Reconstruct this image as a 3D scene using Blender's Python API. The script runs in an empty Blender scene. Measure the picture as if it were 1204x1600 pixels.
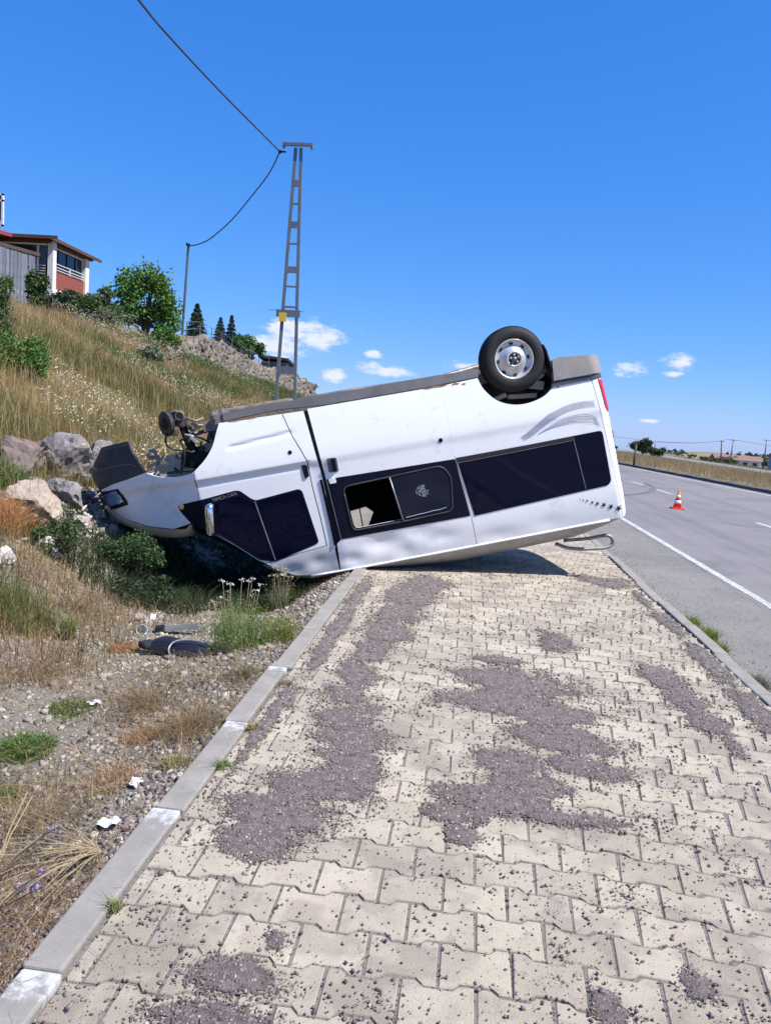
import bpy, bmesh, math, random
import numpy as np
from mathutils import Vector, Matrix, noise
from mathutils.geometry import delaunay_2d_cdt
random.seed(7); rng=np.random.default_rng(7)
sc=bpy.context.scene; COL=sc.collection
R=math.radians

# ------------------------------------------------------------------ camera
cam_d=bpy.data.cameras.new('camera'); cam=bpy.data.objects.new('camera',cam_d); COL.objects.link(cam)
Xc=(0.99149812,-0.08441495,0.09902325); Yc=(0.10788849,0.10788849,-0.98829153); Zc=(0.07274311,0.99057266,0.11607864)
# rows are the world axes written in camera coordinates, so this is the camera's rotation
cam.matrix_world=Matrix(((*Xc,0),(*Yc,0),(*Zc,1.5),(0,0,0,1)))
cam_d.sensor_fit='VERTICAL'; cam_d.sensor_height=36; cam_d.lens=36*1200/1600
cam_d.clip_start=.05; cam_d.clip_end=6000
sc.camera=cam

# ------------------------------------------------------------------ sun, sky, exposure
SUN_EL,SUN_AZ=54.0,-18.0          # azimuth from +X towards the camera side
sd=Vector((math.cos(R(SUN_EL))*math.cos(R(SUN_AZ)),math.cos(R(SUN_EL))*math.sin(R(SUN_AZ)),math.sin(R(SUN_EL))))
sun_d=bpy.data.lights.new('sun','SUN'); sun_d.energy=5.0; sun_d.angle=R(.5); sun_d.color=(1,.955,.89)
sun=bpy.data.objects.new('sun',sun_d); COL.objects.link(sun); sun.rotation_euler=sd.to_track_quat('Z','Y').to_euler()
world=bpy.data.worlds.new('World'); sc.world=world; world.use_nodes=True
nt=world.node_tree; nt.nodes.clear()
def N(nt,t,**k):
    n=nt.nodes.new(t)
    for a,b in k.items(): setattr(n,a,b)
    return n
def L(nt,a,b): nt.links.new(a,b)
sky=N(nt,'ShaderNodeTexSky',sky_type='NISHITA',sun_disc=False,sun_elevation=R(SUN_EL),sun_rotation=math.atan2(sd.x,sd.y),altitude=1200,air_density=1.0,dust_density=.5,ozone_density=2.5)
# the phone's rendering of the sky: a per channel tone curve on the sky texture
hs=N(nt,'ShaderNodeHueSaturation'); hs.inputs['Saturation'].default_value=1.22
L(nt,sky.outputs[0],hs.inputs['Color'])
sp=N(nt,'ShaderNodeSeparateColor'); cbn=N(nt,'ShaderNodeCombineColor'); L(nt,hs.outputs[0],sp.inputs[0])
KSKY=.0795*2**.75
for i,(tint,g_,a_) in enumerate(((.80,.90,.665),(.93,.62,.72),(1.16,.45,1.09))):
    m1=N(nt,'ShaderNodeMath',operation='MULTIPLY'); m1.inputs[1].default_value=tint*KSKY; L(nt,sp.outputs[i],m1.inputs[0])
    m2=N(nt,'ShaderNodeMath',operation='POWER'); m2.inputs[1].default_value=g_; L(nt,m1.outputs[0],m2.inputs[0])
    m3=N(nt,'ShaderNodeMath',operation='MULTIPLY'); m3.inputs[1].default_value=a_/KSKY; L(nt,m2.outputs[0],m3.inputs[0]); L(nt,m3.outputs[0],cbn.inputs[i])
class _G: pass
gm=_G(); gm.outputs={2:cbn.outputs[0]}
tc=N(nt,'ShaderNodeTexCoord')
nz=N(nt,'ShaderNodeTexNoise'); nz.inputs['Scale'].default_value=30; nz.inputs['Detail'].default_value=9; nz.inputs['Roughness'].default_value=.62
mp=N(nt,'ShaderNodeMapping'); mp.inputs['Scale'].default_value=(1,1,2.3)
L(nt,tc.outputs['Generated'],mp.inputs['Vector']); L(nt,mp.outputs[0],nz.inputs['Vector'])
acc=None
clouds=[((-.215,.971,.103),.068,.021),((-.253,.964,.085),.055,.023),((-.235,.968,.112),.04,.012),((-.112,.991,.066),.042,.010),((-.128,.988,.085),.016,.006),((-.011,.997,.078),.028,.010),((-.178,.983,.053),.018,.010),
 ((.246,.965,.096),.030,.011),((.186,.979,.085),.026,.011),((.237,.968,.082),.014,.005),((.218,.976,.025),.014,.004)]
rc=random.Random(3)
for i in range(16):
    a=R(rc.uniform(30,335)); e=rc.uniform(.05,.16)
    v=Vector((math.sin(a),math.cos(a),e)).normalized(); clouds.append((tuple(v),rc.uniform(.03,.09),rc.uniform(.01,.025)))
for c,su,sv in clouds:
    c=Vector(c).normalized(); r=Vector((c.y,-c.x,0)).normalized(); u=r.cross(c)
    d1=N(nt,'ShaderNodeVectorMath',operation='DOT_PRODUCT'); d1.inputs[1].default_value=tuple(r/su)
    d2=N(nt,'ShaderNodeVectorMath',operation='DOT_PRODUCT'); d2.inputs[1].default_value=tuple(u/sv)
    d3=N(nt,'ShaderNodeVectorMath',operation='DOT_PRODUCT'); d3.inputs[1].default_value=tuple(c)
    for d in (d1,d2,d3): L(nt,tc.outputs['Generated'],d.inputs[0])
    of=d2.outputs['Value']
    cb=N(nt,'ShaderNodeCombineXYZ'); L(nt,d1.outputs['Value'],cb.inputs[0]); L(nt,of,cb.inputs[1])
    ln=N(nt,'ShaderNodeVectorMath',operation='LENGTH'); L(nt,cb.outputs[0],ln.inputs[0])
    mr=N(nt,'ShaderNodeMapRange'); mr.inputs[1].default_value=1.5; mr.inputs[2].default_value=0; mr.inputs[3].default_value=0; mr.inputs[4].default_value=1
    L(nt,ln.outputs['Value'],mr.inputs[0])
    g=N(nt,'ShaderNodeMath',operation='GREATER_THAN'); L(nt,d3.outputs['Value'],g.inputs[0]); g.inputs[1].default_value=0
    m=N(nt,'ShaderNodeMath',operation='MULTIPLY'); L(nt,mr.outputs[0],m.inputs[0]); L(nt,g.outputs[0],m.inputs[1])
    if acc is None: acc=m.outputs[0]
    else:
        mx=N(nt,'ShaderNodeMath',operation='MAXIMUM'); L(nt,acc,mx.inputs[0]); L(nt,m.outputs[0],mx.inputs[1]); acc=mx.outputs[0]
ad=N(nt,'ShaderNodeMath',operation='MULTIPLY_ADD'); L(nt,nz.outputs[0],ad.inputs[0]); ad.inputs[1].default_value=1.9; ad.inputs[2].default_value=-1.22
ad2=N(nt,'ShaderNodeMath',operation='ADD'); L(nt,ad.outputs[0],ad2.inputs[0]); L(nt,acc,ad2.inputs[1])
cr=N(nt,'ShaderNodeMapRange',interpolation_type='SMOOTHSTEP'); cr.inputs[1].default_value=.12; cr.inputs[2].default_value=.62; cr.inputs[4].default_value=.92
L(nt,ad2.outputs[0],cr.inputs[0])
gt=N(nt,'ShaderNodeMath',operation='GREATER_THAN'); L(nt,acc,gt.inputs[0]); gt.inputs[1].default_value=.001
cm=N(nt,'ShaderNodeMath',operation='MULTIPLY'); L(nt,cr.outputs[0],cm.inputs[0]); L(nt,gt.outputs[0],cm.inputs[1])
cx=N(nt,'ShaderNodeMix',data_type='RGBA'); L(nt,cm.outputs[0],cx.inputs[0]); L(nt,gm.outputs[2],cx.inputs[6]); cx.inputs[7].default_value=(6.6,6.9,7.6,1)
bg=N(nt,'ShaderNodeBackground'); bg.inputs['Strength'].default_value=.0795
wo=N(nt,'ShaderNodeOutputWorld'); L(nt,cx.outputs[2],bg.inputs[0]); L(nt,bg.outputs[0],wo.inputs[0])
sc.view_settings.view_transform='Standard'; sc.view_settings.look='None'; sc.view_settings.gamma=1; sc.view_settings.exposure=0.75; sc.view_settings.use_curve_mapping=False

# ------------------------------------------------------------------ helpers
def tag(o,label=None,cat=None,group=None,kind=None):
    for k,v in (('label',label),('category',cat),('group',group),('kind',kind)):
        if v: o[k]=v
    return o
def empty(name,loc=(0,0,0),rot=(0,0,0),**k):
    o=bpy.data.objects.new(name,None); COL.objects.link(o); o.location=loc; o.rotation_euler=rot; o.empty_display_size=.2
    return tag(o,**k)
def setmats(me,mats):
    for m in (mats if isinstance(mats,(list,tuple)) else [mats]): me.materials.append(m)
def obj_from(me,name,parent=None,**k):
    o=bpy.data.objects.new(name,me); COL.objects.link(o)
    if parent: o.parent=parent
    return tag(o,**k)
def mesh(name,V,F,mats,parent=None,smooth=False,midx=None,col=None,**k):
    """V: list/array of points; F: list of index lists, or an int array (n,3|4)"""
    me=bpy.data.meshes.new(name)
    V=np.asarray(V,dtype=np.float32)
    if isinstance(F,np.ndarray):
        n,c=F.shape
        me.vertices.add(len(V)); me.vertices.foreach_set('co',V.ravel())
        me.loops.add(n*c); me.loops.foreach_set('vertex_index',F.astype(np.int32).ravel())
        me.polygons.add(n); me.polygons.foreach_set('loop_start',np.arange(0,n*c,c,dtype=np.int32))
        try: me.polygons.foreach_set('loop_total',np.full(n,c,dtype=np.int32))
        except Exception: pass
        me.update(calc_edges=True)
    else:
        me.from_pydata([tuple(map(float,v)) for v in V],[],F); me.update()
    setmats(me,mats)
    if smooth: me.polygons.foreach_set('use_smooth',np.ones(len(me.polygons),dtype=bool))
    if midx is not None: me.polygons.foreach_set('material_index',np.asarray(midx,dtype=np.int32))
    if col is not None:
        a=me.color_attributes.new('Col','FLOAT_COLOR','POINT'); c4=np.ones((len(V),4),dtype=np.float32); c4[:,:3]=col
        a.data.foreach_set('color',c4.ravel())
    return obj_from(me,name,parent,**k)
class MB:
    """collects simple shapes into one mesh"""
    def __init__(s): s.V=[]; s.F=[]; s.S=[]
    def add(s,V,F,sm=False):
        b=len(s.V); s.V+= [tuple(v) for v in V]; s.F+=[[i+b for i in f] for f in F]; s.S+=[sm]*len(F); return s
    def box(s,c,d,M=None,bev=0):
        bm=bmesh.new(); bmesh.ops.create_cube(bm,size=1)
        for v in bm.verts: v.co=Vector((v.co.x*d[0],v.co.y*d[1],v.co.z*d[2]))
        if bev: bmesh.ops.bevel(bm,geom=bm.edges[:],offset=bev,segments=2,affect='EDGES',profile=.5)
        for v in bm.verts:
            if M: v.co=M@v.co
            v.co+=Vector(c)
        bm.verts.index_update(); s.add([v.co[:] for v in bm.verts],[[v.index for v in f.verts] for f in bm.faces]); bm.free(); return s
    def tube(s,pts,r,n=8,cap=True,flat=None):
        pts=[Vector(p) for p in pts]; V=[];F=[]; m=len(pts)
        rs=r if isinstance(r,(list,tuple)) else [r]*m
        up=Vector((0,0,1)); t0=(pts[1]-pts[0]).normalized()
        if abs(t0.z)>.9: up=Vector((1,0,0))
        a=t0.cross(up).normalized()
        for i,p in enumerate(pts):
            t=(pts[min(i+1,m-1)]-pts[max(i-1,0)]).normalized()
            a=(a-t*a.dot(t)).normalized(); b=t.cross(a)
            for k in range(n):
                an=2*math.pi*k/n; V.append(p+(a*math.cos(an)+b*math.sin(an))*rs[i])
        for i in range(m-1):
            for k in range(n):
                F.append([i*n+k,i*n+(k+1)%n,(i+1)*n+(k+1)%n,(i+1)*n+k])
        if cap: F.append(list(range(n))[::-1]); F.append([(m-1)*n+k for k in range(n)])
        return s.add(V,F,n>5)
    def lathe(s,prof,M=None,n=32,closed=False):
        """prof: list of (radius, along z)"""
        V=[];F=[]; m=len(prof)
        for r,z in prof:
            for k in range(n):
                a=2*math.pi*k/n; p=Vector((r*math.cos(a),r*math.sin(a),z)); V.append(M@p if M else p)
        rngm=m if closed else m-1
        for i in range(rngm):
            j=(i+1)%m
            for k in range(n): F.append([i*n+k,i*n+(k+1)%n,j*n+(k+1)%n,j*n+k])
        return s.add(V,F,True)
    def prism(s,poly,z0,z1,M=None):
        n=len(poly); V=[Vector((x,y,z0)) for x,y in poly]+[Vector((x,y,z1)) for x,y in poly]
        if M: V=[M@v for v in V]
        F=[list(range(n))[::-1],list(range(n,2*n))]+[[i,(i+1)%n,n+(i+1)%n,n+i] for i in range(n)]
        return s.add(V,F)
    def build(s,name,mats,parent=None,**k):
        me=bpy.data.meshes.new(name); me.from_pydata([tuple(v) for v in s.V],[],s.F); me.update(); setmats(me,mats)
        me.polygons.foreach_set('use_smooth',s.S)
        return obj_from(me,name,parent,**k)

# ------------------------------------------------------------------ materials
def mat(name,col,rough=.6,col2=None,scale=8,detail=6,bump=0,bscale=None,spec=.5,metal=0,coat=0,attr=False,transl=0,island=0,coords='Object',speck=None,lo=.35,hi=.65,coatr=.05):
    m=bpy.data.materials.new(name); m.use_nodes=True; t=m.node_tree; b=t.nodes['Principled BSDF']
    b.inputs['Roughness'].default_value=rough; b.inputs['Metallic'].default_value=metal
    b.inputs['Specular IOR Level'].default_value=spec; b.inputs['Coat Weight'].default_value=coat; b.inputs['Coat Roughness'].default_value=coatr
    tc=N(t,'ShaderNodeTexCoord' if coords!='Position' else 'ShaderNodeNewGeometry')
    out=None
    if attr:
        a=N(t,'ShaderNodeAttribute'); a.attribute_name='Col'; out=a.outputs['Color']
    elif col2 is not None:
        n=N(t,'ShaderNodeTexNoise'); n.inputs['Scale'].default_value=scale; n.inputs['Detail'].default_value=detail; n.inputs['Roughness'].default_value=.65
        L(t,tc.outputs[coords],n.inputs['Vector'])
        r=N(t,'ShaderNodeMapRange'); r.inputs[1].default_value=lo; r.inputs[2].default_value=hi; L(t,n.outputs[0],r.inputs[0])
        mx=N(t,'ShaderNodeMix',data_type='RGBA'); L(t,r.outputs[0],mx.inputs[0]); mx.inputs[6].default_value=(*col,1); mx.inputs[7].default_value=(*col2,1); out=mx.outputs[2]
    else:
        rg=N(t,'ShaderNodeRGB'); rg.outputs[0].default_value=(*col,1); out=rg.outputs[0]
    if speck:
        for (sc_,th,c,am) in speck:
            n=N(t,'ShaderNodeTexNoise'); n.inputs['Scale'].default_value=sc_; n.inputs['Detail'].default_value=3; n.inputs['Roughness'].default_value=.7
            L(t,tc.outputs[coords],n.inputs['Vector'])
            r=N(t,'ShaderNodeMapRange',interpolation_type='SMOOTHSTEP'); r.inputs[1].default_value=th; r.inputs[2].default_value=th+.06; r.inputs[4].default_value=am; L(t,n.outputs[0],r.inputs[0])
            mx=N(t,'ShaderNodeMix',data_type='RGBA'); L(t,r.outputs[0],mx.inputs[0]); L(t,out,mx.inputs[6]); mx.inputs[7].default_value=(*c,1); out=mx.outputs[2]
    if island:
        g=N(t,'ShaderNodeNewGeometry'); oi=N(t,'ShaderNodeObjectInfo'); s_=N(t,'ShaderNodeMath',operation='ADD'); L(t,g.outputs['Random Per Island'],s_.inputs[0]); L(t,oi.outputs['Random'],s_.inputs[1])
        f=N(t,'ShaderNodeMath',operation='FRACT'); L(t,s_.outputs[0],f.inputs[0])
        r=N(t,'ShaderNodeMapRange'); r.inputs[3].default_value=1-island; r.inputs[4].default_value=1+island*.6; L(t,f.outputs[0],r.inputs[0])
        h=N(t,'ShaderNodeHueSaturation'); L(t,out,h.inputs['Color']); L(t,r.outputs[0],h.inputs['Value'])
        f2=N(t,'ShaderNodeMath',operation='MULTIPLY'); f2.inputs[1].default_value=7.31; L(t,f.outputs[0],f2.inputs[0]); f3=N(t,'ShaderNodeMath',operation='FRACT'); L(t,f2.outputs[0],f3.inputs[0])
        r2=N(t,'ShaderNodeMapRange'); r2.inputs[3].default_value=.5-.02*island*2; r2.inputs[4].default_value=.5+.02*island*1; L(t,f3.outputs[0],r2.inputs[0]); L(t,r2.outputs[0],h.inputs['Hue'])
        out=h.outputs[0]
    L(t,out,b.inputs['Base Color'])
    if bump:
        n=N(t,'ShaderNodeTexNoise'); n.inputs['Scale'].default_value=bscale or scale*4; n.inputs['Detail'].default_value=6; n.inputs['Roughness'].default_value=.7; L(t,tc.outputs[coords],n.inputs['Vector'])
        bp=N(t,'ShaderNodeBump'); bp.inputs['Strength'].default_value=bump; bp.inputs['Distance'].default_value=.02; L(t,n.outputs[0],bp.inputs['Height']); L(t,bp.outputs[0],b.inputs['Normal'])
    if transl:
        tr=N(t,'ShaderNodeBsdfTranslucent'); L(t,out,tr.inputs[0]); ms=N(t,'ShaderNodeMixShader'); ms.inputs[0].default_value=transl
        L(t,b.outputs[0],ms.inputs[1]); L(t,tr.outputs[0],ms.inputs[2]); L(t,ms.outputs[0],t.nodes['Material Output'].inputs[0])
    return m
M={}
M['paver']=mat('paver_concrete',(.350,.303,.228),.88,(.43,.377,.290),scale=5,bump=.5,bscale=190,island=.17,speck=[(1.1,.50,(.455,.395,.31),.5),(1.9,.51,(.27,.225,.18),.6),(6,.57,(.26,.22,.19),.4),(240,.585,(.20,.17,.155),.6),(75,.645,(.18,.15,.14),.7),(150,.62,(.47,.43,.36),.5),(22,.60,(.23,.195,.175),.5)],coords='Position')
M['joint']=mat('joint_sand',(.17,.148,.135),.95,(.25,.22,.195),scale=60,bump=.6,bscale=200,speck=[(140,.60,(.07,.06,.055),.7)])
M['kerb']=mat('kerb_concrete',(0.206,0.193,0.172),.9,(0.275,0.255,0.230),scale=6,bump=.35,bscale=180,island=.05,speck=[(120,.62,(0.110,0.103,0.096),.5)])
M['kerbpaint']=mat('worn_white_paint',(.62,.64,.66),.85,(.42,.41,.39),scale=30,bump=.3,bscale=150)
M['roof_white']=mat('scuffed_roof_paint',(.42,.41,.40),.6,(.30,.28,.26),scale=4,speck=[(40,.6,(.20,.17,.14),.6)])
M['dirt']=mat('dark_grit',(0.100,0.084,0.090),.95,(0.184,0.156,0.164),scale=40,bump=1,bscale=120,speck=[(150,.60,(0.320,0.296,0.296),.7),(90,.64,(0.040,0.032,0.036),.8)])
M['stone_dark']=mat('dark_chippings',(.085,.066,.064),.9,(.22,.18,.175),scale=60,island=.6)
M['gravel']=mat('pale_gravel',(0.232,0.202,0.168),.92,(0.378,0.344,0.288),scale=2.5,island=.6)
M['soil']=mat('gravelly_soil',(0.198,0.168,0.133),.95,(0.275,0.237,0.189),scale=1.7,bump=1,bscale=60,speck=[(55,.58,(0.361,0.327,0.275),.75),(110,.60,(0.077,0.065,0.056),.7),(24,.60,(0.224,0.142,0.077),.6),(3,.58,(0.232,0.172,0.095),.5)])
M['hill']=mat('hill_soil',(.20,.145,.085),.95,(.13,.11,.05),scale=.35,bump=1,bscale=12,speck=[(4,.6,(.25,.19,.115),.7),(9,.60,(.07,.075,.03),.6)])
M['field']=mat('dry_field',(0.240,0.180,0.104),.95,(0.136,0.124,0.060),scale=.03,bump=.6,bscale=3,speck=[(.2,.6,(0.080,0.096,0.040),.7)])
M['asphalt']=mat('worn_asphalt',(0.156,0.146,0.149),.9,(0.196,0.182,0.182),scale=.9,lo=.3,hi=.7,bump=.4,bscale=140,speck=[(220,.60,(0.264,0.248,0.240),.6),(260,.62,(0.072,0.068,0.068),.6)])
M['shoulder']=mat('pale_shoulder_asphalt',(0.160,0.152,0.142),.92,(0.200,0.188,0.172),scale=1.3,bump=.5,bscale=90,speck=[(120,.60,(0.288,0.272,0.240),.7),(180,.63,(0.072,0.068,0.064),.6)])
M['roadpaint']=mat('road_paint',(0.528,0.520,0.496),.8,(0.360,0.352,0.336),scale=9,lo=.45,hi=.75,bump=.3,bscale=120,speck=[(45,.60,(0.192,0.184,0.176),.7)])
M['rubber_mark']=mat('skid_rubber',(.10,.097,.10),.9,(.14,.135,.135),scale=6)
M['darkkerb']=mat('dark_kerb',(.075,.065,.06),.95,(.12,.105,.09),scale=3,bump=.6,bscale=30)
M['rock_grey']=mat('grey_rock',(0.240,0.220,0.212),.9,(0.136,0.120,0.116),scale=3.2,bump=.9,bscale=14,speck=[(14,.6,(0.416,0.384,0.352),.6)])
M['rock_tan']=mat('tan_rock',(0.400,0.328,0.264),.9,(0.240,0.180,0.136),scale=3.5,bump=.9,bscale=16,speck=[(18,.62,(0.496,0.440,0.376),.6)])
M['rock_brown']=mat('brown_rock',(0.216,0.164,0.144),.9,(0.128,0.100,0.092),scale=3.5,bump=.9,bscale=16,speck=[(20,.62,(0.320,0.272,0.240),.6)])
M['rock_white']=mat('white_rock',(0.576,0.544,0.496),.9,(0.368,0.328,0.288),scale=6,bump=.8,bscale=25)
M['wallstone']=mat('wall_stone',(0.187,0.164,0.134),.9,(0.119,0.103,0.084),scale=1.5,bump=.6,bscale=10,island=.45)
M['wallcore']=mat('wall_mortar',(0.152,0.132,0.104),.95,(0.104,0.092,0.072),scale=2,bump=.5,bscale=8)
M['blade']=mat('grass_blades',(1,1,1),.7,attr=True,transl=.35,spec=.25)
M['leaf']=mat('leaves',(1,1,1),.55,attr=True,transl=.32,spec=.4)
M['bark']=mat('bark',(0.128,0.096,0.072),.95,(0.072,0.056,0.040),scale=6,bump=.8,bscale=20)
M['white_paint']=mat('white_van_paint',(.80,.805,.815),.33,spec=.5,coat=.5,col2=(.71,.715,.715),scale=1.8,lo=.5,hi=.85,speck=[(60,.68,(.46,.42,.38),.5),(3.2,.60,(.60,.585,.56),.35),(14,.66,(.52,.49,.45),.35)],bump=.012,bscale=3)
M['dusty_white']=mat('dusty_white_paint',(.74,.74,.73),.45,(.62,.61,.58),scale=5,coat=.3,speck=[(70,.66,(.42,.38,.33),.6)])
M['plastic_grey']=mat('grey_plastic_trim',(0.092,0.094,0.100),.55,(0.136,0.134,0.132),scale=5,bump=.15,bscale=120)
M['plastic_rear']=mat('faded_grey_plastic',(0.180,0.172,0.168),.6,(0.240,0.220,0.200),scale=7,bump=.15,bscale=100)
M['plastic_blue']=mat('dark_bumper_plastic',(.030,.037,.055),.5,(.055,.062,.075),scale=6,bump=.1,bscale=90,spec=.35)
M['black']=mat('black_trim',(.004,.005,.016),.30,spec=.16)
M['matte']=mat('matte_black',(.012,.012,.013),.85)
M['rubber']=mat('tyre_rubber',(.011,.011,.013),.7,(.018,.018,.018),scale=12,spec=.3,bump=.2,bscale=80)
M['glass']=mat('tinted_glass',(.002,.003,.015),.05,spec=.17)
M['glassclear']=mat('cracked_dark_glass',(.006,.010,.024),.10,spec=.22)
M['crack']=mat('crack_white',(.55,.62,.70),.4)
M['steel']=mat('dusty_steel',(.30,.29,.28),.5,(.16,.14,.12),scale=12,metal=.6,bump=.3,bscale=60)
M['steel_dark']=mat('dirty_dark_steel',(.030,.028,.030),.55,(.09,.08,.075),scale=22,metal=.3,bump=.5,bscale=70)
M['rim']=mat('silver_rim',(.62,.61,.59),.38,(.46,.44,.41),scale=9,metal=.55,lo=.4,hi=.7)
M['chrome']=mat('chrome',(.72,.76,.84),.10,metal=1)
M['grime']=mat('dusty_underbody',(.10,.085,.075),.9,(.25,.215,.18),scale=9,bump=.7,bscale=50)
M['liner']=mat('dusty_panel',(.42,.37,.31),.8,(.52,.47,.40),scale=8,bump=.2,bscale=60)
M['rust']=mat('rust',(.20,.075,.03),.9,(.33,.16,.08),scale=30)
M['red_lens']=mat('red_lens',(.55,.012,.015),.15,spec=.6,coat=.5)
M['lamp']=mat('headlamp_glass',(.10,.19,.40),.08,(.22,.30,.42),scale=14,spec=.8,coat=1)
M['amber']=mat('pale_amber_lens',(.85,.55,.25),.3)
M['decal']=mat('black_decal',(.012,.014,.022),.4)
M['decal_line']=mat('dark_line_decal',(.10,.11,.15),.4)
M['decal_grey']=mat('silver_blue_decal',(.34,.36,.44),.4)
M['galv']=mat('galvanised_steel',(0.160,0.180,0.216),.55,(0.120,0.136,0.160),scale=4,metal=.3)
M['cable']=mat('black_cable',(.02,.02,.025),.6)
M['yellow']=mat('yellow_plate',(.65,.42,.04),.6)
M['orange']=mat('cone_orange',(.80,.045,.012),.45)
M['cone_white']=mat('cone_white',(.80,.78,.78),.4)
M['housewhite']=mat('white_render',(0.624,0.608,0.576),.8,(0.544,0.528,0.496),scale=2)
M['brick']=mat('red_brick_cladding',(0.240,0.060,0.040),.85,(0.176,0.044,0.032),scale=6)
M['brown']=mat('dark_brown_wall',(.085,.045,.035),.85,(.06,.035,.03),scale=3)
M['rooftile']=mat('red_metal_roof',(0.240,0.036,0.036),.6,(0.176,0.028,0.032),scale=2)
M['housedark']=mat('dark_window_glass',(.012,.018,.03),.1,spec=.5)
M['plank']=mat('weathered_planks',(0.184,0.204,0.248),.9,(0.120,0.132,0.160),scale=3,island=.25,bump=.3,bscale=30)
M['plastic_black']=mat('shiny_black_plastic',(.015,.014,.018),.3,spec=.5)
M['litter']=mat('white_litter',(.78,.79,.80),.6,(.66,.67,.68),scale=12)
M['alu']=mat('grey_aluminium_rail',(.33,.34,.35),.4,(.22,.23,.24),scale=8,metal=.4)
M['petal']=mat('white_petals',(.80,.80,.72),.7,transl=.3)
M['petal_y']=mat('cream_petals',(.78,.74,.50),.7,transl=.3)
M['purple']=mat('purple_petals',(.26,.20,.50),.7)
M['straw']=mat('dead_stems',(0.336,0.264,0.160),.9,(0.240,0.176,0.104),scale=10)
M['orange_roof']=mat('far_orange_roof',(.19,.115,.09),.8)
M['far_blue']=mat('far_blue_wall',(0.256,0.336,0.448),.8)

def grit_material():
    m=mat('grit_dust',(.13,.103,.095),.95,(.27,.22,.20),scale=30,bump=1,bscale=130,speck=[(170,.58,(.40,.36,.345),.7),(100,.62,(.06,.048,.046),.8)])
    t=m.node_tree; b=t.nodes['Principled BSDF']; tc=N(t,'ShaderNodeTexCoord')
    at=N(t,'ShaderNodeAttribute'); at.attribute_name='Col'
    n=N(t,'ShaderNodeTexNoise'); n.inputs['Scale'].default_value=95; n.inputs['Detail'].default_value=3; n.inputs['Roughness'].default_value=.75; L(t,tc.outputs['Object'],n.inputs['Vector'])
    r=N(t,'ShaderNodeMapRange'); r.inputs[1].default_value=.33; r.inputs[2].default_value=.67; L(t,n.outputs[0],r.inputs[0])
    c=N(t,'ShaderNodeMath',operation='LESS_THAN'); L(t,r.outputs[0],c.inputs[0]); L(t,at.outputs['Fac'],c.inputs[1]); L(t,c.outputs[0],b.inputs['Alpha'])
    return m
M['grit']=grit_material()
def streaks(m,dark,amt):
    t=m.node_tree; b=t.nodes['Principled BSDF']; src=b.inputs['Base Color'].links[0].from_socket
    tc=N(t,'ShaderNodeTexCoord')
    for sc_,th,w,f in (((1.1,.035,1),.50,.16,amt),((3.5,.25,1),.56,.10,amt*.8),((.35,.5,1),.55,.05,amt)):
        mp=N(t,'ShaderNodeMapping'); mp.inputs['Scale'].default_value=sc_; L(t,tc.outputs['Object'],mp.inputs[0])
        n=N(t,'ShaderNodeTexNoise'); n.inputs['Scale'].default_value=1; n.inputs['Detail'].default_value=6; n.inputs['Roughness'].default_value=.6; L(t,mp.outputs[0],n.inputs['Vector'])
        r=N(t,'ShaderNodeMapRange',interpolation_type='SMOOTHSTEP'); r.inputs[1].default_value=th; r.inputs[2].default_value=th+w; r.inputs[4].default_value=f; L(t,n.outputs[0],r.inputs[0])
        x=N(t,'ShaderNodeMix',data_type='RGBA'); L(t,r.outputs[0],x.inputs[0]); L(t,src,x.inputs[6]); x.inputs[7].default_value=(*dark,1); src=x.outputs[2]
    L(t,src,b.inputs['Base Color'])
streaks(M['asphalt'],(.105,.10,.10),.45); streaks(M['shoulder'],(.13,.12,.11),.35)
def worn(m):
    t=m.node_tree; b=t.nodes['Principled BSDF']; tc=N(t,'ShaderNodeTexCoord')
    n=N(t,'ShaderNodeTexNoise'); n.inputs['Scale'].default_value=38; n.inputs['Detail'].default_value=6; n.inputs['Roughness'].default_value=.75; L(t,tc.outputs['Object'],n.inputs['Vector'])
    g=N(t,'ShaderNodeMath',operation='LESS_THAN'); g.inputs[1].default_value=.55; L(t,n.outputs[0],g.inputs[0]); L(t,g.outputs[0],b.inputs['Alpha'])
worn(M['roadpaint'])
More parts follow.
